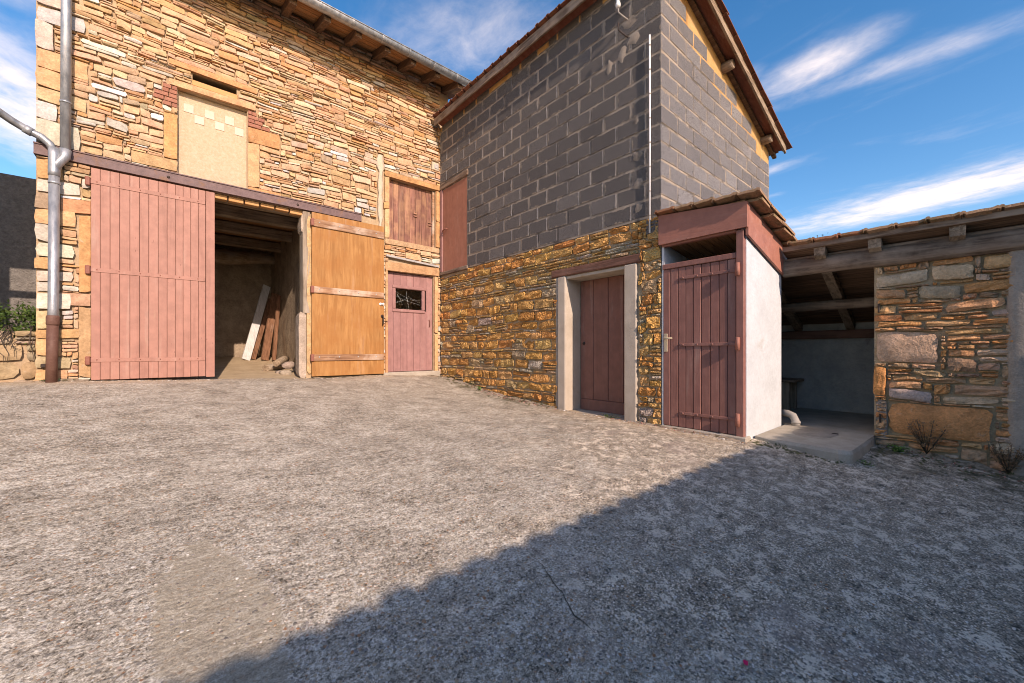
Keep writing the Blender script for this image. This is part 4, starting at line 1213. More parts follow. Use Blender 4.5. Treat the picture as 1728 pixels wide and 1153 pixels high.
# things kept inside the doorway
def plank(name, top, bot, wdt, th, mat, label):
    a = Vector(bot); b = Vector(top); d = (b - a).normalized(); side = Vector((1, 0.35, 0)); side = (side - d * side.dot(d)).normalized(); n = d.cross(side)
    mb = MB(); mb.sweep([(-wdt / 2, -th / 2), (wdt / 2, -th / 2), (wdt / 2, th / 2), (-wdt / 2, th / 2)], a, b, side, n)
    obj(name, mb, mat, None, label, 'plank')
plank('plank', (1.80, 11.0, 1.52), (1.30, 10.35, -0.21), 0.16, 0.03, 'white_plank', 'long white plank leaning against the back of the barn doorway')
plank('plank', (1.86, 10.9, 1.20), (1.45, 10.45, -0.20), 0.09, 0.03, 'brown_plank', 'dark brown plank leaning just right of the white plank')
plank('plank', (1.90, 10.6, 1.30), (1.63, 10.2, -0.22), 0.15, 0.04, 'brown_plank', 'broad reddish plank leaning in the barn corner')
plank('plank', (1.90, 10.2, 1.22), (1.77, 10.0, -0.22), 0.07, 0.04, 'brown_plank', 'narrow rightmost plank leaning in the barn corner')
def log(p0, p1, r, label):
    p0 = Vector(p0); p1 = Vector(p1); pts = [p0.lerp(p1, s / 4) + Vector((0, 0, rng.uniform(-.01, .01))) for s in range(5)]
    obj('log', MB().tube(pts, [r * rng.uniform(.9, 1.08) for _ in pts], 11), 'log_wood', None, label, 'log')
log((1.36, 8.45, -0.33), (1.66, 8.72, -0.30), 0.068, 'short log lying lowest on the barn floor by the jamb')
log((1.50, 8.30, -0.235), (1.74, 8.66, -0.16), 0.062, 'short log resting on top of the other by the jamb')
for (x, y, s, lab) in ((1.60, 7.95, 0.10, 'rough grey stone on the barn floor at the foot of the jamb'), (1.55, 8.15, 0.08, 'small broken stone behind the jamb stones in the barn'), (1.66, 8.05, 0.11, 'upper rough stone stacked against the barn jamb')):
    zz = -0.42 + (0.14 if 'upper' in lab else 0)
    obj('loose_stone', stone_mesh(MB(), Face('Y', y), (x - s, x + s, zz - s * .6, zz + s * .8), rng, nx=4, ny=3, rough=0.02, bulge=0.05, back=0.12, col=(0.34, 0.28, 0.21), soft=0.3), 'barn_stone', None, lab, 'stone')

# ================================================================== THE BLOCK BUILDING
tower = thing('block_building', (TX + 0.6, 4.9, -1.0), 'grey concrete block building on a golden rubble stone base', 'building')
rg = random.Random(23)
H_D1 = (2.915, 3.91, -1.2, 1.06)
base_wall = obj('stone_wall', wall_body(TOWER, 2.44, 7.43, -1.2, 1.60, [H_D1], -0.5, -0.026), 'dark_mortar', tower)
holes = [(2.735, 4.065, -1.3, 1.075), (2.70, 4.18, 1.07, 1.185), (6.43, 7.42, 1.52, 1.70)]
r1 = []; b1 = []; v = -0.95; kk = 0
while v < 1.57:                                  # courses of rock faced stone with thin levelling courses between
    thin_c = kk % 3 == 2 or rg.random() < 0.12
    h = rg.uniform(0.032, 0.055) if thin_c else rg.uniform(0.095, 0.165)
    h = min(h, 1.585 - v)
    if 1.585 - v - h < 0.03: h = 1.585 - v
    q1, q2 = rubble(2.72, 7.41, v, v + h, h, h + 1e-6, (0.10 if thin_c else 0.10 + h * 0.3), (0.30 if thin_c else 0.34), holes, rg, 0.0 if thin_c else 0.13, 0, thin=0.034)
    r1 += q1; v += h; kk += 1
r4, b4 = rubble(2.425, 2.72, -0.95, 1.585, 0.08, 0.17, 0.12, 0.26, holes, rg, 0.4, 3, ((.16, .24), (.15, .2)), 0.034)
TP = [(6, (0.68, 0.350, 0.120)), (4, (0.70, 0.41, 0.165)), (3, (0.62, 0.290, 0.095)), (1.0, (0.54, 0.37, 0.20)), (0.5, (0.42, 0.31, 0.20)), (0.4, (0.52, 0.43, 0.34))]


def tower_warp(u, v):
    k = min(1, max(0, (1.585 - v) / 0.15)) * min(1, abs(u - 2.74) / 0.1) * min(1, abs(u - 4.07) / 0.1)
    return u + 0.012 * k * nz(u * 2, v * 3, 6), v + k * (0.022 * nz(u * 1.1, v * 1.6, 11) + 0.008 * nz(u * 5, v * 6, 12))


def pick_tower(r_, g):
    small = (r_[3] - r_[2]) < 0.055
    if small: return choose(g, [(3, (0.56, 0.32, 0.13)), (2, (0.50, 0.35, 0.20)), (1, (0.52, 0.44, 0.34))]), {'nx': 3, 'ny': 2, 'bulge': 0.012, 'rough': 0.009}
    return choose(g, TP), {}


lay(TOWER, [r for r in r1 + b1 + r4 + b4], base_wall, 'rough_stone', rg, pick_tower, 300, 'small_stones', gap=0.008, bulge=0.007, rough=0.017, gv=1.3, smooth=False, warp=tower_warp, nx=4, ny=3, d0=-0.006, soft=0.07,
    depth=lambda u, v: TX * FWD.x + u * FWD.y)

# block shell: mortar body, earth infill under the roof, blocks
def zs(x): return 4.75 - 0.31 * (x - 4.25)
core = MB().sweep([(4.3945, 1.585), (8.11, 1.585), (8.11, zs(8.11) - 0.01), (4.3945, zs(4.3945) - 0.01)], (0, FY + 0.0045, 0), (0, 7.9, 0), (1, 0, 0), (0, 0, 1))
core.box(4.93, 8.11, FY + 0.0045, 7.9, -1.2, 1.584)
block_wall = obj('block_wall', core, 'joint_mortar', tower)
inf = MB().sweep([(4.45, zs(4.45) - 0.26), (4.62, zs(4.62) - 0.3), (5.2, zs(5.2) - 0.55), (6.2, zs(6.2) - 0.55), (8.06, zs(8.06) - 0.42), (8.06, zs(8.06) - 0.015), (4.45, zs(4.45) - 0.015)], (0, FY + 0.002, 0), (0, FY + 0.05, 0), (1, 0, 0), (0, 0, 1))
obj('earth_infill', inf, 'earth_render', tower)
obj('earth_infill', TOWER.box(2.6, 7.42, 4.60, zs(4.39) - 0.02, -0.05, -0.001, 0), 'earth_render', tower)
BL, BH, ST, RW = 0.395, 0.1965, 0.4125, 0.2125
blk = {}
def block_me(lu, axis):
    key = (round(lu, 2), axis)
    if key not in blk:
        l2 = key[0] / 2
        mb = MB()
        if axis == 'Y': mb.box(-0.10, 0.10, -l2, l2, -BH / 2, BH / 2, 0.007)
        else: mb.box(-l2, l2, -0.10, 0.10, -BH / 2, BH / 2, 0.007)
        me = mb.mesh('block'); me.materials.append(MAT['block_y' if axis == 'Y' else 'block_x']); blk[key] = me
    return blk[key]
HP = (6.425, 7.42, 1.5, 3.475)
for row in range(-5, 15):
    z = 1.605 + row * RW + BH / 2 + 0.004
    if row >= 0:                                   # long face
        u = FY if row % 2 == 0 else FY + 0.212
        while u < 7.40:
            e = min(u + BL, 7.41); a = u
            if HP[2] < z < HP[3] and e > HP[0]: e = min(e, HP[0] - 0.006)
            if e - a > 0.06 and not (HP[2] < z < HP[3] and a >= HP[0]):
                ti = rg.uniform(-.004, .004)
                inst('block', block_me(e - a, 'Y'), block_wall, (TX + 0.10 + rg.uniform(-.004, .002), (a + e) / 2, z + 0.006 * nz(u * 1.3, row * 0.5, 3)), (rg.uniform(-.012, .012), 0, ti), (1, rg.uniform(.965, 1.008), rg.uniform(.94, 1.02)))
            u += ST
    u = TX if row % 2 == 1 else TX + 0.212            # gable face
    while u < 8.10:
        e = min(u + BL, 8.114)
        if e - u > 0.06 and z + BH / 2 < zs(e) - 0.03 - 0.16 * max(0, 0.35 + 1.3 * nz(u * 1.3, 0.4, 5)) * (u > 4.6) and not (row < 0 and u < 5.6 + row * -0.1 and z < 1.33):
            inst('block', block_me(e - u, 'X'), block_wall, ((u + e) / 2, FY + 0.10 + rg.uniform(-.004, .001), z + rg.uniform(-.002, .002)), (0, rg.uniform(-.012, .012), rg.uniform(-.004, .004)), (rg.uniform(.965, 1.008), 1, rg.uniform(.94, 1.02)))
        u += ST
# old mortar blotches where a pipe ran down the corner
for (u, v, a, b) in ((2.75, 2.83, .05, .05), (2.735, 2.39, .06, .055), (2.72, 2.05, .06, .06), (2.715, 1.75, .05, .05), (2.84, 4.09, .09, .06), (2.95, 3.75, .05, .10), (2.78, 3.86, .08, .06), (3.15, 3.7, .04, .09)):
    mb = MB(); n = 14; mb.v.append(TOWER.pt(u, v, 0.006))
    for rr, dd in ((0.7, 0.005), (1.0, -0.003)):
        for k in range(n):
            an = 2 * math.pi * k / n; q = rr * (1.2 + 0.75 * nz(math.cos(an) * 1.7 + u * 9, math.sin(an) * 1.7 + v * 9, 2))
            mb.v.append(TOWER.pt(u + a * q * math.cos(an), v + b * q * math.sin(an), dd + 0.003 * nz(k * 1.7, rr * 5, u)))
    for k in range(n):
        k2 = (k + 1) % n
        mb.face((0, 1 + k2, 1 + k), True); mb.face((1 + k, 1 + k2, 1 + n + k2, 1 + n + k), True)
    obj('mortar_blotch', mb, 'joint_mortar', tower)

# hatch high in the corner
hat = obj('hatch', TOWER.box(6.435, 7.325, 1.64, 3.35, -0.02, -0.004, 0.004), 'panel_paint', tower, 'flat brick red hatch in the corner beside the barn')
obj('hatch_post', TOWER.box(7.328, 7.40, 1.64, 3.36, -0.02, 0.02, 0.006), 'pink_paint', hat)
obj('hatch_latch', MB().tube([(TX - 0.01, 7.30, 2.47), (TX - 0.045, 7.26, 2.475), (TX - 0.045, 7.14, 2.50), (TX - 0.01, 7.12, 2.50)], 0.014, 6), 'red_iron', hat)
obj('hatch_lintel', TOWER.box(6.38, 7.40, 3.362, 3.475, -0.08, 0.028, 0.012), 'weathered_y', tower)
obj('hatch_sill', TOWER.box(6.40, 7.41, 1.565, 1.635, -0.08, 0.02, 0.01), 'weathered_y', tower)

# brown door between concrete jambs
obj('door_lintel', TOWER.box(2.69, 4.185, 1.078, 1.185, -0.20, 0.014, 0.012), 'brown_beam_y', tower)
obj('lintel_soffit', TOWER.box(2.90, 3.92, 1.03, 1.075, -0.34, -0.02, 0.006), 'jamb_concrete', tower)
obj('door_jamb', TOWER.box(3.905, 4.055, -0.99, 1.074, -0.345, 0.012, 0.012), 'jamb_concrete', tower)
obj('door_jamb', TOWER.box(2.742, 2.920, -0.99, 1.074, -0.345, 0.012, 0.012), 'jamb_concrete', tower)
dr = bpy.data.objects.new('door', None); dr.empty_display_size = 0.1; link(dr, tower, (TX + 0.33, 3.41, -0.9)); dr['label'] = 'plain dark brown board door set deep between concrete jambs'
boards(dr, TOWER, 2.925, 3.90, -0.72, 1.028, 4, -0.365, -0.325, 'brown_paint', rg, 0.006, 0.005)
obj('bottom_rail', TOWER.box(2.925, 3.90, -0.885, -0.724, -0.365, -0.318, 0.008), 'brown_paint', dr)
obj('keyhole', dome(MB(), (TX + 0.322, 3.83, 0.10), (-1, 0, 0), 0.025), 'iron', dr)
obj('threshold', TOWER.box(2.92, 3.905, -1.0, -0.885, -0.40, -0.02, 0.01), 'slab_concrete', tower)
obj('mortar_strip', TOWER.box(4.056, 4.10, -0.98, 1.07, -0.1, 0.003, 0.004), 'cement', tower)

# roof of the block building: mono pitch, high edge along the yard
tr = bpy.data.objects.new('roof', None); tr.empty_display_size = 0.2; link(tr, tower, (6.2, 4.8, 4.2))
RY0, RY1 = 2.19, 7.36
deck = MB().sweep([(4.235, zs(4.235)), (8.22, zs(8.22)), (8.22, zs(8.22) + 0.025), (4.235, zs(4.235) + 0.025)], (0, RY0 + 0.03, 0), (0, RY1, 0), (1, 0, 0), (0, 0, 1))
obj('soffit', deck, 'red_soffit', tr)
obj('fascia_board', MB().box(4.205, 4.234, RY0, RY1 + 0.01, 4.655, 4.80, 0.005), 'weathered_y', tr)
obj('barge_board', MB().sweep([(4.236, zs(4.236) - 0.075), (8.22, zs(8.22) - 0.075), (8.22, zs(8.22) + 0.05), (4.236, zs(4.236) + 0.05)], (0, RY0, 0), (0, RY0 + 0.029, 0), (1, 0, 0), (0, 0, 1)), 'weathered_x', tr)
for x in (4.75, 6.12, 7.74):
    obj('purlin', MB().tube([(x, 2.27, zs(x) - 0.085), (x, 2.31, zs(x) - 0.085), (x, 2.60, zs(x) - 0.085)], [0.062, 0.07, 0.075], 7), 'weathered_y', tr)
obj('inner_fascia', MB().sweep([(4.40, zs(4.40) - 0.05), (8.30, zs(8.30) - 0.05), (8.30, zs(8.30) - 0.004), (4.40, zs(4.40) - 0.004)], (0, FY - 0.06, 0), (0, FY + 0.0, 0), (1, 0, 0), (0, 0, 1)), 'rafter_dark', tr)
tile_roof(tr, TILE_RED, 4.165, zs(4.165) + 0.035, 0.31, 3.85, RY0 - 0.05, RY1 - 0.02, rg, step=0.36)

# electric fittings on the corner of the wall
for (z, wh) in ((4.20, True), (3.98, False)):
    ins = thing('insulator_bracket', (TX, 2.87, z), 'white porcelain insulator on a bent iron hook high on the block wall' if wh else 'bare bent iron hook on the block wall below the insulator', 'bracket')
    obj('hook', MB().tube([(TX + 0.02, 2.86, z - 0.06), (TX - 0.06, 2.90, z - 0.02), (TX - 0.09, 2.945, z + 0.04), (TX - 0.09, 2.95, z + 0.13)], 0.009, 7), 'drain_plastic' if wh else 'iron', ins)
    if wh:
        obj('insulator', MB().tube([(TX - 0.09, 2.95, z + 0.10), (TX - 0.09, 2.95, z + 0.12), (TX - 0.09, 2.95, z + 0.15), (TX - 0.09, 2.95, z + 0.17), (TX - 0.09, 2.95, z + 0.20), (TX - 0.09, 2.95, z + 0.22)], [0.018, 0.032, 0.032, 0.02, 0.028, 0.016], 12), 'white_plastic', ins)
cd = thing('conduit', (TX - 0.02, 2.55, 1.42), 'thin white conduit running up the corner of the block wall', 'conduit')
obj('tube', MB().tube([(TX - 0.022, 2.555, 1.40), (TX - 0.022, 2.553, 2.6), (TX - 0.022, 2.555, 3.76)], 0.0105, 8), 'white_plastic', cd)
for k in range(8): obj('clip', MB().tube([(TX - 0.022, 2.554, 1.6 + k * 0.29), (TX - 0.022, 2.554, 1.612 + k * 0.29)], 0.0145, 8), 'cement', cd)

# ================================================================== THE OUTHOUSE
outh = thing('outhouse', (TX + 0.6, 1.95, -0.95), 'small outhouse with a brown board door and white side wall', 'outhouse')
rg = random.Random(31)
def sec(x): return 1.50 - 0.235 * (x - 4.36)      # underside of its roof
ww = MB().sweep([(4.43, -1.0), (5.53, -1.0), (5.53, sec(5.53) - 0.1), (4.43, sec(4.43) - 0.1)], (0, WY, 0), (0, WY + 0.09, 0), (1, 0, 0), (0, 0, 1))
obj('wall', ww, 'white_paint_wall', outh)
obj('wall', MB().box(5.44, 5.529, WY + 0.092, 2.415, -1.0, 1.1), 'white_paint_wall', outh)
obj('wall', MB().box(4.40, 5.44, 2.390, 2.418, -1.0, 1.33), 'white_paint_wall', outh)
obj('door_frame', MB().box(4.378, 4.45, 1.530, 1.602, -0.98, 1.215, 0.005), 'outhouse_paint', outh)
obj('door_frame', MB().box(4.385, 4.45, 1.604, 2.405, 0.937, 0.995, 0.005), 'outhouse_paint', outh)
od = bpy.data.objects.new('door', None); od.empty_display_size = 0.1; link(od, outh, (TX, 2.0, -0.87)); od['label'] = 'brown board door with three long strap hinges'
boards(od, TOWER, 1.607, 2.403, -0.868, 0.934, 9, -0.042, -0.008, 'outhouse_paint', rg, 0.005, 0.005)
for zz in (0.795, 0.045, -0.725):
    st = obj('strap', TOWER.box(1.585, 2.19, zz, zz + 0.034, -0.0075, 0.004, 0.003), 'outhouse_paint', od)
    for k in range(4): obj('bolt', dome(MB(), (TX - 0.004, 1.68 + k * 0.16, zz + 0.017), (-1, 0, 0), 0.012), 'outhouse_paint', od)
    obj('hinge', MB().tube([(TX - 0.035, 1.578, zz - 0.045), (TX - 0.035, 1.578, zz + 0.085)], 0.019, 10), 'fascia_paint', od)
    obj('hinge_plate', MB().box(TX - 0.04, TX + 0.0, 1.565, 1.60, zz - 0.02, zz + 0.055, 0.004), 'fascia_paint', od)
obj('handle_plate', TOWER.box(2.345, 2.385, -0.02, 0.19, -0.0075, 0.002, 0.003), 'brass_plate', od)
obj('handle', MB().tube([(TX - 0.0, 2.365, 0.135), (TX - 0.05, 2.365, 0.135), (TX - 0.055, 2.34, 0.135), (TX - 0.055, 2.26, 0.135)], 0.009, 8), 'brass_plate', od)
obj('threshold', MB().box(4.36, 4.5, 1.50, 2.418, -1.0, -0.872, 0.012), 'slab_concrete', outh)
obj('fascia_board', MB().sweep([(1.487, 1.222), (2.43, 1.222), (2.43, 1.565), (1.487, 1.475)], (4.345, 0, 0), (4.375, 0, 0), (0, 1, 0), (0, 0, 1)), 'fascia_paint', outh)
obj('fascia_board', MB().sweep([(4.378, 1.150), (5.60, 0.860), (5.60, 1.20), (4.378, 1.475)], (0, 1.487, 0), (0, 1.512, 0), (1, 0, 0), (0, 0, 1)), 'fascia_paint', outh)
obj('trim', MB().box(4.378, 4.44, 1.604, 2.41, 1.20, 1.24, 0.004), 'fascia_paint', outh)
for k in range(8):
    y = 1.53 + k * 0.11
    obj('ceiling_board', MB().sweep([(4.38, sec(4.38) - 0.25), (5.42, sec(5.42) - 0.16), (5.42, sec(5.42) - 0.14), (4.38, sec(4.38) - 0.23)], (0, y, 0), (0, y + 0.104, 0), (1, 0, 0), (0, 0, 1)), 'ceiling_board', outh)
orf = bpy.data.objects.new('roof', None); orf.empty_display_size = 0.1; link(orf, outh, (4.9, 1.9, 1.4))
obj('roof_deck', MB().sweep([(4.38, sec(4.38) - 0.02), (5.62, sec(5.62) - 0.02), (5.62, sec(5.62) + 0.01), (4.38, sec(4.38) + 0.01)], (0, 1.515, 0), (0, 2.412, 0), (1, 0, 0), (0, 0, 1)), 'ceiling_board', orf)
for r_ in range(4):
    for c in range(5):
        x = 4.285 + r_ * 0.345; yy = 1.47 + c * 0.215
        if yy + 0.1 > 2.40 and x > 4.35: yy = 2.30
        inst('roof_tile', TILE_OLD, orf, (x, yy, sec(x) + 0.035 + 0.012 * c * (r_ == 0) + rg.uniform(-.004, .004)), (rg.uniform(-.04, .04), math.atan(0.235) - 0.055, rg.uniform(-.03, .03)))
for r_ in range(4):        # a second tile bedded under the edge, as the stepped verge shows
    x = 4.40 + r_ * 0.345
    inst('roof_tile', TILE_OLD, orf, (x, 1.485, sec(x) + 0.004), (rg.uniform(-.02, .06), math.atan(0.235) - 0.10, rg.uniform(-.05, .05)), (0.8, 1, 1))

# ================================================================== THE LEAN-TO
lean = thing('lean_to', (AX + 0.8, 0.2, -1.05), 'low open lean-to of rubble stone with a tiled roof at the right', 'shed')
rg = random.Random(43)
lw = obj('stone_wall', wall_body(LEAN, -3.2, 0.705, -1.5, 0.88, [], -0.4, -0.03), 'dark_mortar', lean)
bigs = [(0.235, 0.70, -0.13, 0.185), (-0.10, 0.605, -0.845, -0.515), (0.605, 0.71, -0.475, -0.16), (0.30, 0.70, 0.645, 0.78), (0.02, 0.29, 0.655, 0.80), (-0.33, -0.02, 0.72, 0.86), (0.10, 0.38, 0.49, 0.62), (0.28, 0.60, -0.50, -0.385)]
rl, bl_ = rubble(-0.42, 0.70, -1.12, 0.86, 0.055, 0.11, 0.12, 0.34, bigs, rg, 0.4, 3, ((.14, .22), (.11, .15)), 0.03)
LP = [(4, (0.66, 0.345, 0.175)), (3, (0.58, 0.345, 0.205)), (2, (0.64, 0.45, 0.31)), (2.5, (0.68, 0.305, 0.125)), (1.2, (0.44, 0.27, 0.17))]


def pick_lean(r_, g):
    if r_ in bigs:
        k = bigs.index(r_)
        return ((0.62, 0.42, 0.26), (0.70, 0.310, 0.135), (0.70, 0.300, 0.12), (0.64, 0.46, 0.33), (0.64, 0.44, 0.29), (0.66, 0.40, 0.20), (0.50, 0.34, 0.24), (0.52, 0.41, 0.36))[k], {'nx': 8, 'ny': 5, 'rough': 0.008, 'bulge': 0.018, 'd0': 0.004, 'smooth': True}
    return choose(g, LP), {}


lay(LEAN, rl + bl_ + bigs, lw, 'lean_stone', rg, pick_lean, 300, gap=0.009, bulge=0.008, rough=0.014, nx=4, ny=3, soft=0.08, smooth=False,
    warp=lambda u, v: (u + 0.01 * nz(u * 4, v * 4, 8), v + 0.012 * nz(u * 3, v * 3, 9)))
rp = MB(); NU, NV = 26, 22
for j in range(NV + 1):
    v = -1.35 + j * (2.22 / NV)
    e = -0.165 + 0.05 * nz(v * 2.3, 4.1, 3) + 0.025 * nz(v * 9, 2.1, 3) + (0.12 if v > 0.62 else 0) * 0
    for i in range(NU + 1):
        u = e + (-3.2 - e) * (i / NU) ** 1.6
        rp.v.append(LEAN.pt(u, v, (0.03 if i > 1 else (0.02 if i == 1 else -0.02)) + 0.008 * nz(u * 5, v * 5, 1)))
for j in range(NV):
    for i in range(NU):
        k = j * (NU + 1) + i; rp.face((k, k + 1, k + NU + 2, k + NU + 1), True)
obj('cement_render', rp, 'cement', lean)
obj('cement_patch', stone_mesh(MB(), LEAN, (0.595, 0.70, -0.99, -0.49), rg, nx=5, ny=8, rough=0.008, bulge=0.004, d0=-0.01, col=(0.33, 0.29, 0.25), soft=0.15), 'lean_stone', lean)
for (z, u) in ((-0.70, 0.655), (0.43, 0.665)):
    obj('iron_peg', MB().box(AX - 0.03, AX + 0.02, u - 0.008, u + 0.008, z - 0.045, z + 0.045, 0.004), 'iron', lean)
# front timbers
lg = MB()
N = 14; b0 = 0
for i in range(N + 1):
    y = 1.50 - i * (4.6 / N)
    for k in range(12):
        an = 2 * math.pi * k / 12
        q = 1 + 0.10 * nz(y * 1.5, math.cos(an) * 1.3, math.sin(an) * 1.3)
        lg.v.append((5.555 + 0.085 * q * math.cos(an), y, 0.955 - 0.012 * i / N + 0.096 * q * (abs(math.sin(an)) ** 0.7) * (1 if math.sin(an) > 0 else -1)))
for i in range(N):
    for k in range(12):
        a = i * 12 + k; b = i * 12 + (k + 1) % 12; lg.face((a, b, b + 12, a + 12), True)
lg.face(list(range(12)))
obj('beam', lg, 'weathered_y', lean, 'weathered log lintel across the opening')
obj('wall_plate', MB().box(5.515, 5.64, -3.1, 1.50, 1.03, 1.068, 0.008), 'weathered_y', lean)
def lz(x): return 1.125 - 0.37 * (x - 5.40)         # top of the rafters
lrf = bpy.data.objects.new('roof', None); lrf.empty_display_size = 0.1; link(lrf, lean, (6.3, 0.2, 0.9))
for y in (1.13, 0.68, 0.12, -0.45, -1.0, -1.6, -2.2, 1.75):
    x0 = 5.405 if y < 1.5 else 5.62
    obj('rafter', MB().sweep([(-0.048, -0.092), (0.048, -0.092), (0.052, 0.0), (-0.052, 0.0)], (x0, y, lz(x0)), (7.6, y + 0.06, lz(7.6)), (0, 1, 0), (0, 0, 1)), 'weathered_x', lrf)
obj('eave_board', MB().box(5.372, 5.398, -3.0, 1.47, 1.128, 1.182, 0.004), 'weathered_y', lrf)
for k in range(14):
    x = 5.40 + k * 0.165
    ya = 1.47 if x < 5.62 else 2.4
    obj('roof_board', MB().sweep([(0, 0), (0.16, -0.16 * 0.37), (0.16, -0.16 * 0.37 + 0.02), (0, 0.02)], (x, -3.0, lz(x) + 0.003), (x, ya, lz(x) + 0.003), (1, 0, 0), (0, 0, 1)), 'rafter_dark', lrf)
obj('purlin', MB().tube([(6.42, -2.9, lz(6.42) - 0.175), (6.42, 0.3, lz(6.42) - 0.17), (6.42, 2.38, lz(6.42) - 0.175)], 0.062, 8), 'weathered_y', lrf)
obj('purlin', MB().box(7.3, 7.42, -2.9, 2.38, lz(7.36) - 0.23, lz(7.36) - 0.11, 0.01), 'brown_beam_y', lrf)
tile_roof(lrf, TILE_OLD, 5.335, lz(5.335) + 0.045, 0.37, 2.1, -2.95, 1.40, rg, step=0.345, jit=0.02)
# inside of the lean-to
bw = MB()
for j in range(13):
    for i in range(31):
        y = -3.0 + i * 0.18; z = -1.1 + j * 0.13
        bw.v.append((7.40 + 0.025 * nz(y * 2.5, z * 5, 1), y, z))
for j in range(12):
    for i in range(30):
        k = j * 31 + i; bw.face((k, k + 1, k + 32, k + 31), True, True)
obj('back_wall', bw, 'grey_plaster', lean)
obj('back_wall_core', MB().box(7.45, 7.6, -3.1, 2.42, -1.2, 0.36), 'cement', lean)
obj('end_wall', MB().box(5.97, 7.45, -3.1, -3.0, -1.2, 0.9), 'cement', lean)
obj('floor', MB().box(5.62, 7.45, -3.0, 2.41, -1.15, -0.889), 'slab_concrete', lean)
# doorstep slab with a rounded corner and a crust of darker cement
ds = MB(); ring = [(5.63, 1.50), (4.60, 1.50)]
ring += [(4.55, 1.2), (4.50, 0.86)] + [(4.575 - 0.085 * math.cos(a), 0.80 - 0.085 * math.sin(a)) for a in [math.pi / 2 * k / 5 for k in range(6)]] + [(5.1, 0.69), (5.63, 0.70)]
n = len(ring)
for (zz, sx) in ((-1.25, 0.012), (-0.915, 0.0), (-0.885, -0.018)):
    for (x, y) in ring:
        cxx, cyy = 5.15, 1.1
        d = Vector((x - cxx, y - cyy)); d = d.normalized() * sx if x < 5.6 and y < 1.49 else Vector((0, 0))
        ds.v.append((x + d.x + 0.008 * nz(x * 9, y * 9, zz * 9), y + d.y + 0.008 * nz(x * 8, y * 8, zz * 7), zz))
for L in range(2):
    for k in range(n):
        k2 = (k + 1) % n; ds.face((L * n + k, L * n + k2, (L + 1) * n + k2, (L + 1) * n + k), False, True)
ds.face([2 * n + k for k in range(n)], False, True)
obj('doorstep', ds, 'slab_concrete', lean)
mh = MB(); n = 20
for rr, zz in ((1.0, -0.8845), (0.94, -0.879), (0.0, -0.878)):
    for k in range(n):
        an = 2 * math.pi * k / n; q = 1 + 0.10 * nz(math.cos(an) * 2, math.sin(an) * 2, 5)
        mh.v.append((5.26 + 0.34 * rr * q * math.cos(an), 1.13 + 0.19 * rr * q * math.sin(an), zz))
for L in range(2):
    for k in range(n): mh.face((L * n + k, L * n + (k + 1) % n, (L + 1) * n + (k + 1) % n, (L + 1) * n + k), True)
mho = obj('drain_cover', mh, 'cement', lean)
obj('drain_hole', MB().tube([(5.32, 0.98, -0.882), (5.32, 0.98, -0.8755)], 0.028, 10), 'iron', mho)
el = thing('drain_pipe', (5.62, 1.44, -0.93), 'pale grey plastic drain elbow at the foot of the white wall', 'pipe')
obj('elbow', MB().tube([(5.66, 1.56, -0.76), (5.65, 1.49, -0.76), (5.63, 1.43, -0.78), (5.60, 1.40, -0.83), (5.59, 1.39, -0.89)], 0.042, 14), 'drain_plastic', el)
obj('collar', MB().tube([(5.598, 1.398, -0.84), (5.592, 1.392, -0.865)], 0.049, 14), 'drain_plastic', el)
bench = thing('bench', (7.05, 1.85, -0.89), 'dark wooden bench standing inside the lean-to at the left', 'bench')
obj('seat', MB().box(6.85, 7.34, 1.72, 2.3, -0.47, -0.43, 0.006), 'weathered_y', bench)
for x in (6.90, 7.24): obj('leg', MB().box(x, x + 0.06, 1.80, 2.2, -0.889, -0.471, 0.006), 'weathered_z', bench)

# ================================================================== LEFT OF THE BARN, AN ADDED SHADING WALL, AND THE HOUSE THAT SHADES THE YARD
rg = random.Random(57)
gw = obj('garden_wall', MB().box(-7.0, -0.95, 8.62, 8.85, -0.8, 2.40, 0.01), 'roughcast', None, 'dark roughcast garden wall rising behind the shrub at far left', 'wall')
LOW = Face('Y', 7.50)
rw = thing('retaining_wall', (-2.0, 7.5, -0.5), 'low retaining wall of big tan stones left of the barn corner', 'wall')
rb = obj('core', MB().box(-6.0, -1.21, 7.54, 8.0, -0.8, 0.22), 'mortar', rw)
rl, bl_ = rubble(-3.4, -1.2, -0.5, 0.24, 0.14, 0.24, 0.3, 0.6, [], rg, 0.2, 0)
lay(LOW, rl, rb, 'barn_stone', rg, lambda r_, g: (choose(g, [(2, (0.42, 0.30, 0.17)), (1, (0.36, 0.29, 0.20)), (1, (0.48, 0.38, 0.26))]), {}), 60, gap=0.012, bulge=0.02, rough=0.01, nx=5, ny=3)
obj('soil', MB().box(-6.0, -1.0, 7.9, 8.62, -0.7, 0.20, 0.02), 'dark_soil', rw)


def leaves(mb, pts, size, rg, pal, narrow=0.5, up=0.3):
    for p in pts:
        p = Vector(p); d = Vector((rg.gauss(0, 1), rg.gauss(0, 1), rg.gauss(0, 1) + up)).normalized(); s = d.orthogonal().normalized()
        s = (Matrix.Rotation(rg.uniform(0, 6.28), 3, d) @ s); L = size * rg.uniform(0.6, 1.3); W = L * narrow; nrm = d.cross(s)
        b = len(mb.v); c = choose(rg, pal)
        for q in (p, p + d * L * 0.45 + s * W * 0.5 + nrm * L * .06, p + d * L, p + d * L * 0.45 - s * W * 0.5 + nrm * L * .06): mb.v.append(tuple(q))
        mb.face((b, b + 1, b + 2)); mb.face((b, b + 2, b + 3))
        mb.c += [c] * 4


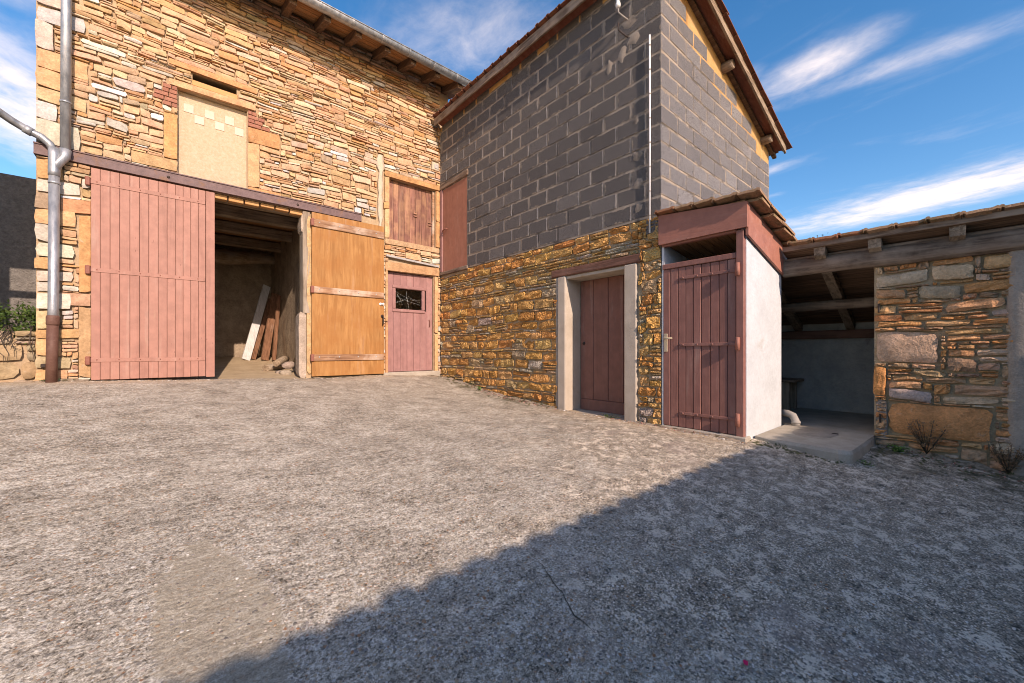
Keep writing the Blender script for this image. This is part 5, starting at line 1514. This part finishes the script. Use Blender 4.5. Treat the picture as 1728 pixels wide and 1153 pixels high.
sb = thing('shrub', (-1.7, 8.1, 0.2), 'dark green trailing shrub on top of the low retaining wall', 'shrub')
lm = MB(); cl = []
for _ in range(110):
    c = Vector((rg.uniform(-3.0, -1.15), rg.uniform(7.55, 8.45), rg.uniform(0.18, 0.52)))
    if c.y < 7.75: c.z -= 0.12
    for _ in range(48):
        cl.append(c + Vector((rg.gauss(0, .07), rg.gauss(0, .06), rg.gauss(0, .045))))
leaves(lm, cl, 0.05, rg, [(3, (0.8, 1, 0.8)), (2, (1.3, 1.3, 0.9)), (1, (0.5, 0.6, 0.5))], 0.45)
obj('foliage', lm, 'leaf_green', sb)
tw = MB()
for k in range(14):
    x = rg.uniform(-1.75, -1.2); p = Vector((x, 7.6, 0.30)); pts = [p]
    for s in range(5): p = p + Vector((rg.gauss(0, .035), rg.uniform(-.05, .0) if s < 2 else 0.0, rg.uniform(-.12, -.02))); p.y = min(p.y, 7.47); pts.append(p)
    tw.tube(pts, [0.006, 0.006, 0.005, 0.004, 0.003, 0.002], 5)
obj('dry_stems', tw, 'bark', sb)

# unseen wall added at left to shade all but a patch of garden wall
lh = thing('added_shade_wall', (-3.0, 6.25, -0.6), 'added wall beyond the left edge, shaped to shade the garden wall around a sunlit patch', 'wall')
obj('shade_pier', MB().box(-5.5, -2.03, 6.12, 6.34, -0.9, 3.75, 0.01), 'rendered_house', lh)
obj('lintel', MB().box(-2.028, -1.74, 6.13, 6.33, 2.46, 3.74, 0.01), 'rendered_house', lh)  # added block over the opening, casts the shade above the sun patch
obj('shade_bar', MB().box(-2.027, -1.74, 6.20, 6.25, 2.02, 2.10, 0.005), 'weathered_x', lh)
obj('shade_coping', MB().box(-5.55, -1.70, 6.08, 6.38, 3.752, 3.83, 0.015), 'slab_concrete', lh)

# house behind the camera whose tiled eave throws the shadow across the yard
bh = thing('house_behind', (0, -6.5, -1.6), 'rendered house across the yard whose tiled eave shades the near concrete', 'house')
EY, EZ = -3.6, -0.92 + 0.54 * (1.43 + 3.6)
obj('wall', MB().box(-11, 9.0, EY - 6.0, EY - 0.45, -2.0, EZ - 0.08), 'rendered_house', bh)
hr = obj('roof', MB().sweep([(EY, EZ - 0.07), (EY, EZ - 0.035), (EY - 3.3, EZ + 1.0), (EY - 6.4, EZ - 0.035), (EY - 6.4, EZ - 0.07)], (-11.4, 0, 0), (9.4, 0, 0), (0, 1, 0), (0, 0, 1)), 'red_tile', bh)
tb = MB()
for k in range(104):
    x = -11.4 + k * 0.2
    mbx = [(x + 0.1 + 0.085 * math.cos(a), EZ - 0.05 + 0.028 * math.sin(a) + 0.016 * nz(k * 1.7, 0, 1)) for a in [math.pi * q / 6 for q in range(7)]]
    ov = 0.03 + 0.02 * nz(k * 0.9, 2, 2)
    tb.sweep([(px, pz) for px, pz in mbx], (0, EY + ov, 0), (0, EY - 0.5, 0.16), (1, 0, 0), (0, 0, 1))
obj('eave_tiles', tb, 'red_tile', hr, kind='stuff')
for x in (-8, -4, 0.5, 4.5):
    wi = obj('window', MB().box(x, x + 1.1, EY - 0.449, EY - 0.40, -0.6, 0.7, 0.01), 'outhouse_paint', bh)
    obj('pane', MB().box(x + 0.08, x + 1.02, EY - 0.399, EY - 0.395, -0.52, 0.62), 'glass', wi)

# ================================================================== PLANTS
def weed(name, loc, h, n, spread, mat, label, pal, leaf, lean_=0.0, n_leaf=26, droop=0.0):
    w_ = thing(name, loc, label, 'plant')
    st = MB(); lf = MB(); L = Vector(loc); lp = []
    for k in range(n):
        an = rg.uniform(-0.5, 0.5) * math.pi; d = Vector((-abs(math.cos(an)) * 0.4 - lean_, math.sin(an), 0)) * spread * rg.uniform(0.3, 1)
        hh = h * rg.uniform(0.5, 1.0); pts = [L + d * s + Vector((0, 0, hh * (s - droop * s * s))) for s in (0, 0.35, 0.7, 1.0)]
        st.tube(pts, [0.003, 0.0025, 0.002, 0.001], 4)
        for q in range(n_leaf):
            s = rg.uniform(0.25, 1.0); lp.append(L + d * s + Vector((rg.gauss(0, .012), rg.gauss(0, .014), hh * (s - droop * s * s) + rg.gauss(0, .01))))
    leaves(lf, lp, leaf, rg, pal, 0.4, 0.5)
    obj('stems', st, 'bark', w_); obj('leaves', lf, mat, w_)


PALW = [(2, (1, 1, 1)), (1, (1.4, 1.3, 1.1)), (1, (0.6, 0.65, 0.6))]
weed('dry_weed', (AX - 0.06, 0.32, gz(AX - 0.06, 0.32) + 0.03), 0.36, 14, 0.20, 'leaf_dry', 'dry brown weed against the orange boulder of the lean-to wall', PALW, 0.021, 0.05, 46)
weed('dry_weed', (AX - 0.07, -0.17, gz(AX - 0.07, -0.17) + 0.02), 0.30, 14, 0.15, 'leaf_dry', 'dry dark weed by the cement render at the right edge', PALW, 0.021, 0.05, 40)
weed('green_weed', (AX - 0.10, 0.50, gz(AX - 0.1, 0.5) + 0.0), 0.09, 14, 0.14, 'leaf_fresh', 'small bright green weed at the foot of the lean-to wall', PALW, 0.022, 0.05, 16, 0.4)
weed('green_weed', (4.62, 0.64, gz(4.62, 0.62)), 0.05, 7, 0.06, 'leaf_fresh', 'tiny green weed under the rounded corner of the doorstep', PALW, 0.018, 0.02, 8, 0.3)
weed('green_weed', (TX - 0.12, 5.85, gz(TX - 0.12, 5.85)), 0.08, 10, 0.08, 'leaf_fresh', 'little green weed at the foot of the rubble base near the barn', PALW, 0.025, 0.05, 9, 0.3)
weed('green_weed', (TX - 0.03, 3.10, gz(TX - 0.03, 3.1) + 0.01), 0.05, 10, 0.14, 'leaf_green', 'low green weed on the threshold of the deep set brown door', PALW, 0.02, 0.03, 12, 0.3)

def dirt_strip(path, nrm, wmin, wmax, hmax, seed):
    mb = MB(); nn_ = len(path)
    for k, (x, y) in enumerate(path):
        q = 0.5 + nz(k * 0.21, seed, 3.1); w_ = wmin + (wmax - wmin) * max(0, q); h_ = hmax * (0.35 + 0.65 * max(0, 0.5 + nz(k * 0.33, seed, 8.2)))
        for s_, hz in ((-0.02, h_), (0.25, h_ * 0.75), (0.6, h_ * 0.3), (1.0, -0.008)):
            X = x + nrm[0] * w_ * s_; Y = y + nrm[1] * w_ * s_
            mb.v.append((X, Y, gz(X, Y) + hz + 0.004 * nz(X * 40, Y * 40, 1)))
    for k in range(nn_ - 1):
        for j in range(3):
            a = k * 4 + j; mb.face((a, a + 1, a + 5, a + 4), True)
    return mb
def seg(x0, y0, x1, y1, st=0.05):
    n_ = max(2, int(math.hypot(x1 - x0, y1 - y0) / st)); return [(x0 + (x1 - x0) * k / n_, y0 + (y1 - y0) * k / n_) for k in range(n_ + 1)]
db = MB()
for pth, nr, w0, w1, hm, sd in ((seg(TX, 7.38, TX, 4.08), (-1, 0), 0.03, 0.16, 0.035, 1.3), (seg(TX, 2.74, TX, 2.42), (-1, 0), 0.03, 0.10, 0.03, 2.3), (seg(-1.2, BY, -0.75, BY), (0, -1), 0.03, 0.12, 0.03, 3.3),
                                (seg(1.9, BY, 3.15, BY), (0, -1), 0.03, 0.10, 0.022, 4.3), (seg(AX, 0.66, AX, -1.5), (-1, 0), 0.05, 0.20, 0.05, 5.3), (seg(4.36, 2.42, 4.36, 1.55), (-1, 0), 0.02, 0.08, 0.022, 6.3), (seg(4.06, BY, 4.36, BY), (0, -1), 0.03, 0.12, 0.03, 7.3)):
    m_ = dirt_strip(pth, nr, w0, w1, hm, sd); db.add(m_.v, m_.f, None, True)
obj('dirt', db, 'yard_dirt', None, 'sandy dirt and grit gathered along the foot of the walls', 'dirt', None, 'stuff')
gcv = MB(); gp = []
for k in range(60):
    if k < 26: cx_, cy_ = TX - abs(rg.gauss(0.02, 0.05)) - 0.01, rg.uniform(4.1, 7.2)
    elif k < 46: cx_, cy_ = AX - abs(rg.gauss(0.03, 0.07)) - 0.02, rg.uniform(-0.5, 0.66)
    elif k < 52: cx_, cy_ = rg.uniform(-1.2, -0.8), BY - 0.05
    else: cx_, cy_ = 4.47 - rg.uniform(0, .04), rg.uniform(0.75, 1.45)
    for q in range(rg.randint(5, 16)): gp.append((cx_ + rg.gauss(0, .012), cy_ + rg.gauss(0, .016), gz(cx_, cy_) + 0.012 + abs(rg.gauss(0, .010))))
leaves(gcv, gp, 0.018, rg, [(2, (1, 1, 1)), (1, (1.5, 1.2, 0.8)), (2, (0.6, 0.6, 0.6))], 0.35, 0.8)
obj('ground_cover', gcv, 'leaf_green', None, 'thin grass and tiny weeds growing along the foot of the walls', 'weeds', None, 'stuff')
# moss cushions and fallen leaves along the foot of the walls
ms = MB()
for k in range(520):
    if k < 270: y = rg.uniform(4.1, 7.2); x = TX - abs(rg.gauss(0.03, 0.16)) - 0.01
    elif k < 430: y = rg.uniform(-0.6, 0.68); x = AX - abs(rg.gauss(0.03, 0.2)) - 0.02
    else: y = rg.uniform(0.5, 1.5); x = 4.48 - abs(rg.gauss(0, 0.05)) if y > 0.8 else rg.uniform(4.55, 5.5)
    if y < 0.7 and 4.55 < x < 5.5 and k >= 430: y = 0.66 - abs(rg.gauss(0, .03))
    z = gz(x, y); r_ = rg.uniform(0.008, 0.026); b = len(ms.v); n = 6
    ms.v.append((x, y, z + r_ * 0.45))
    for q in range(n):
        an = q * math.pi / 3 + rg.uniform(-.3, .3); rr = r_ * rg.uniform(0.7, 1.3)
        ms.v.append((x + rr * math.cos(an), y + rr * math.sin(an), z - 0.004))
    c = choose(rg, [(3, (1, 1, 1)), (2, (1.5, 1.3, 1.1)), (1, (0.6, 0.6, 0.6))])
    ms.c += [c] * (n + 1)
    for q in range(n): ms.face((b, b + 1 + q, b + 1 + (q + 1) % n), True)
obj('moss', ms, 'moss', None, 'dark moss cushions along the foot of the stone walls', 'moss', None, 'stuff')
fm = MB(); fp = []
for k in range(420):
    if k < 220: y = rg.uniform(4.0, 5.9); x = TX - abs(rg.gauss(0.02, 0.12)) - 0.01
    elif k < 300: y = rg.uniform(1.7, 3.2); x = TX - abs(rg.gauss(0.0, 0.07)) - 0.02
    else: y = rg.uniform(-0.5, 0.45); x = AX - abs(rg.gauss(0.03, 0.14)) - 0.02
    fp.append((x, y, gz(x, y) + 0.006))
leaves(fm, fp, 0.022, rg, [(2, (1, 1, 1)), (1, (1.3, 1.5, 1.3)), (1, (0.6, 0.5, 0.6))], 0.6, 0.1)
obj('fallen_leaves', fm, 'leaf_fallen', None, 'scattered small reddish fallen leaves at the foot of the walls', 'leaves', None, 'stuff')
ck = MB(); cp = [(1.423, 1.472), (1.408, 1.394), (1.387, 1.345), (1.357, 1.260), (1.355, 1.221), (1.298, 1.110), (1.302, 1.059), (1.288, 0.989)]
for k in range(len(cp) - 1):
    for q in range(4):
        f = q / 4; x = cp[k][0] + (cp[k + 1][0] - cp[k][0]) * f + rg.uniform(-.003, .003); y = cp[k][1] + (cp[k + 1][1] - cp[k][1]) * f + rg.uniform(-.003, .003)
        z = float(ground_z(np.array([x]), np.array([y]))[0]) + 0.0035; wd = 0.0035 * (0.4 + rg.random()) * (1 if 2 < k * 4 + q < 24 else 0.4)
        ck.v += [(x - wd, y - wd * 0.6, z), (x + wd, y + wd * 0.6, z)]
for k in range(len(ck.v) // 2 - 1): ck.face((2 * k, 2 * k + 1, 2 * k + 3, 2 * k + 2))
obj('crack', ck, 'dark_soil', None, 'dark crack in the shaded concrete yard', None, None, 'structure')
# one bright petal near the camera
px, py = 1.63, 0.556
pt = MB(); pz = float(ground_z(np.array([px]), np.array([py]))[0])
pt.add([(px, py, pz + .006), (px + .016, py + .003, pz + .012), (px + .02, py + .016, pz + .009), (px + .006, py + .019, pz + .014), (px - .008, py + .010, pz + .010)], [(0, 1, 2, 3, 4)])
obj('petal', pt, 'petal', None, 'single bright pink petal on the shaded concrete', 'petal')

# tree top showing over the lean-to roof
tree = thing('tree', (31.0, 6.9, -1.3), 'far tree whose thin crown shows over the lean-to roof', 'tree')
tk = MB(); base = Vector((31.0, 6.9, -1.35)); tk.tube([base, base + Vector((0.1, 0, 2.5)), base + Vector((0.0, 0.15, 5)), base + Vector((0.1, 0.1, 7.6))], [0.22, 0.17, 0.11, 0.04], 9)
tips = []
for k in range(26):
    z0 = rg.uniform(2.6, 7.2); a = rg.uniform(0, 6.28); L = rg.uniform(0.8, 2.2) * (1.2 - z0 / 10); p0 = base + Vector((0.05, 0.05, z0))
    p1 = p0 + Vector((math.cos(a) * L * .5, math.sin(a) * L * .5, L * 0.35)); p2 = p0 + Vector((math.cos(a) * L, math.sin(a) * L, L * 0.75))
    tk.tube([p0, p1, p2], [0.05, 0.035, 0.012], 5); tips += [p1, p2, p1.lerp(p2, .5)]
    for _ in range(3):
        p3 = p2 + Vector((rg.gauss(0, .4), rg.gauss(0, .4), rg.uniform(0, .6))); tk.tube([p1.lerp(p2, .7), p3], [0.015, 0.006], 4); tips.append(p3)
obj('trunk', tk, 'bark', tree)
tl = MB(); lp = []
for p in tips:
    for _ in range(46): lp.append(p + Vector((rg.gauss(0, .26), rg.gauss(0, .26), rg.gauss(0, .2))))
leaves(tl, lp, 0.12, rg, PALW, 0.55, 0.0)
obj('crown', tl, 'leaf_tree', tree)

bpy.context.view_layer.update()
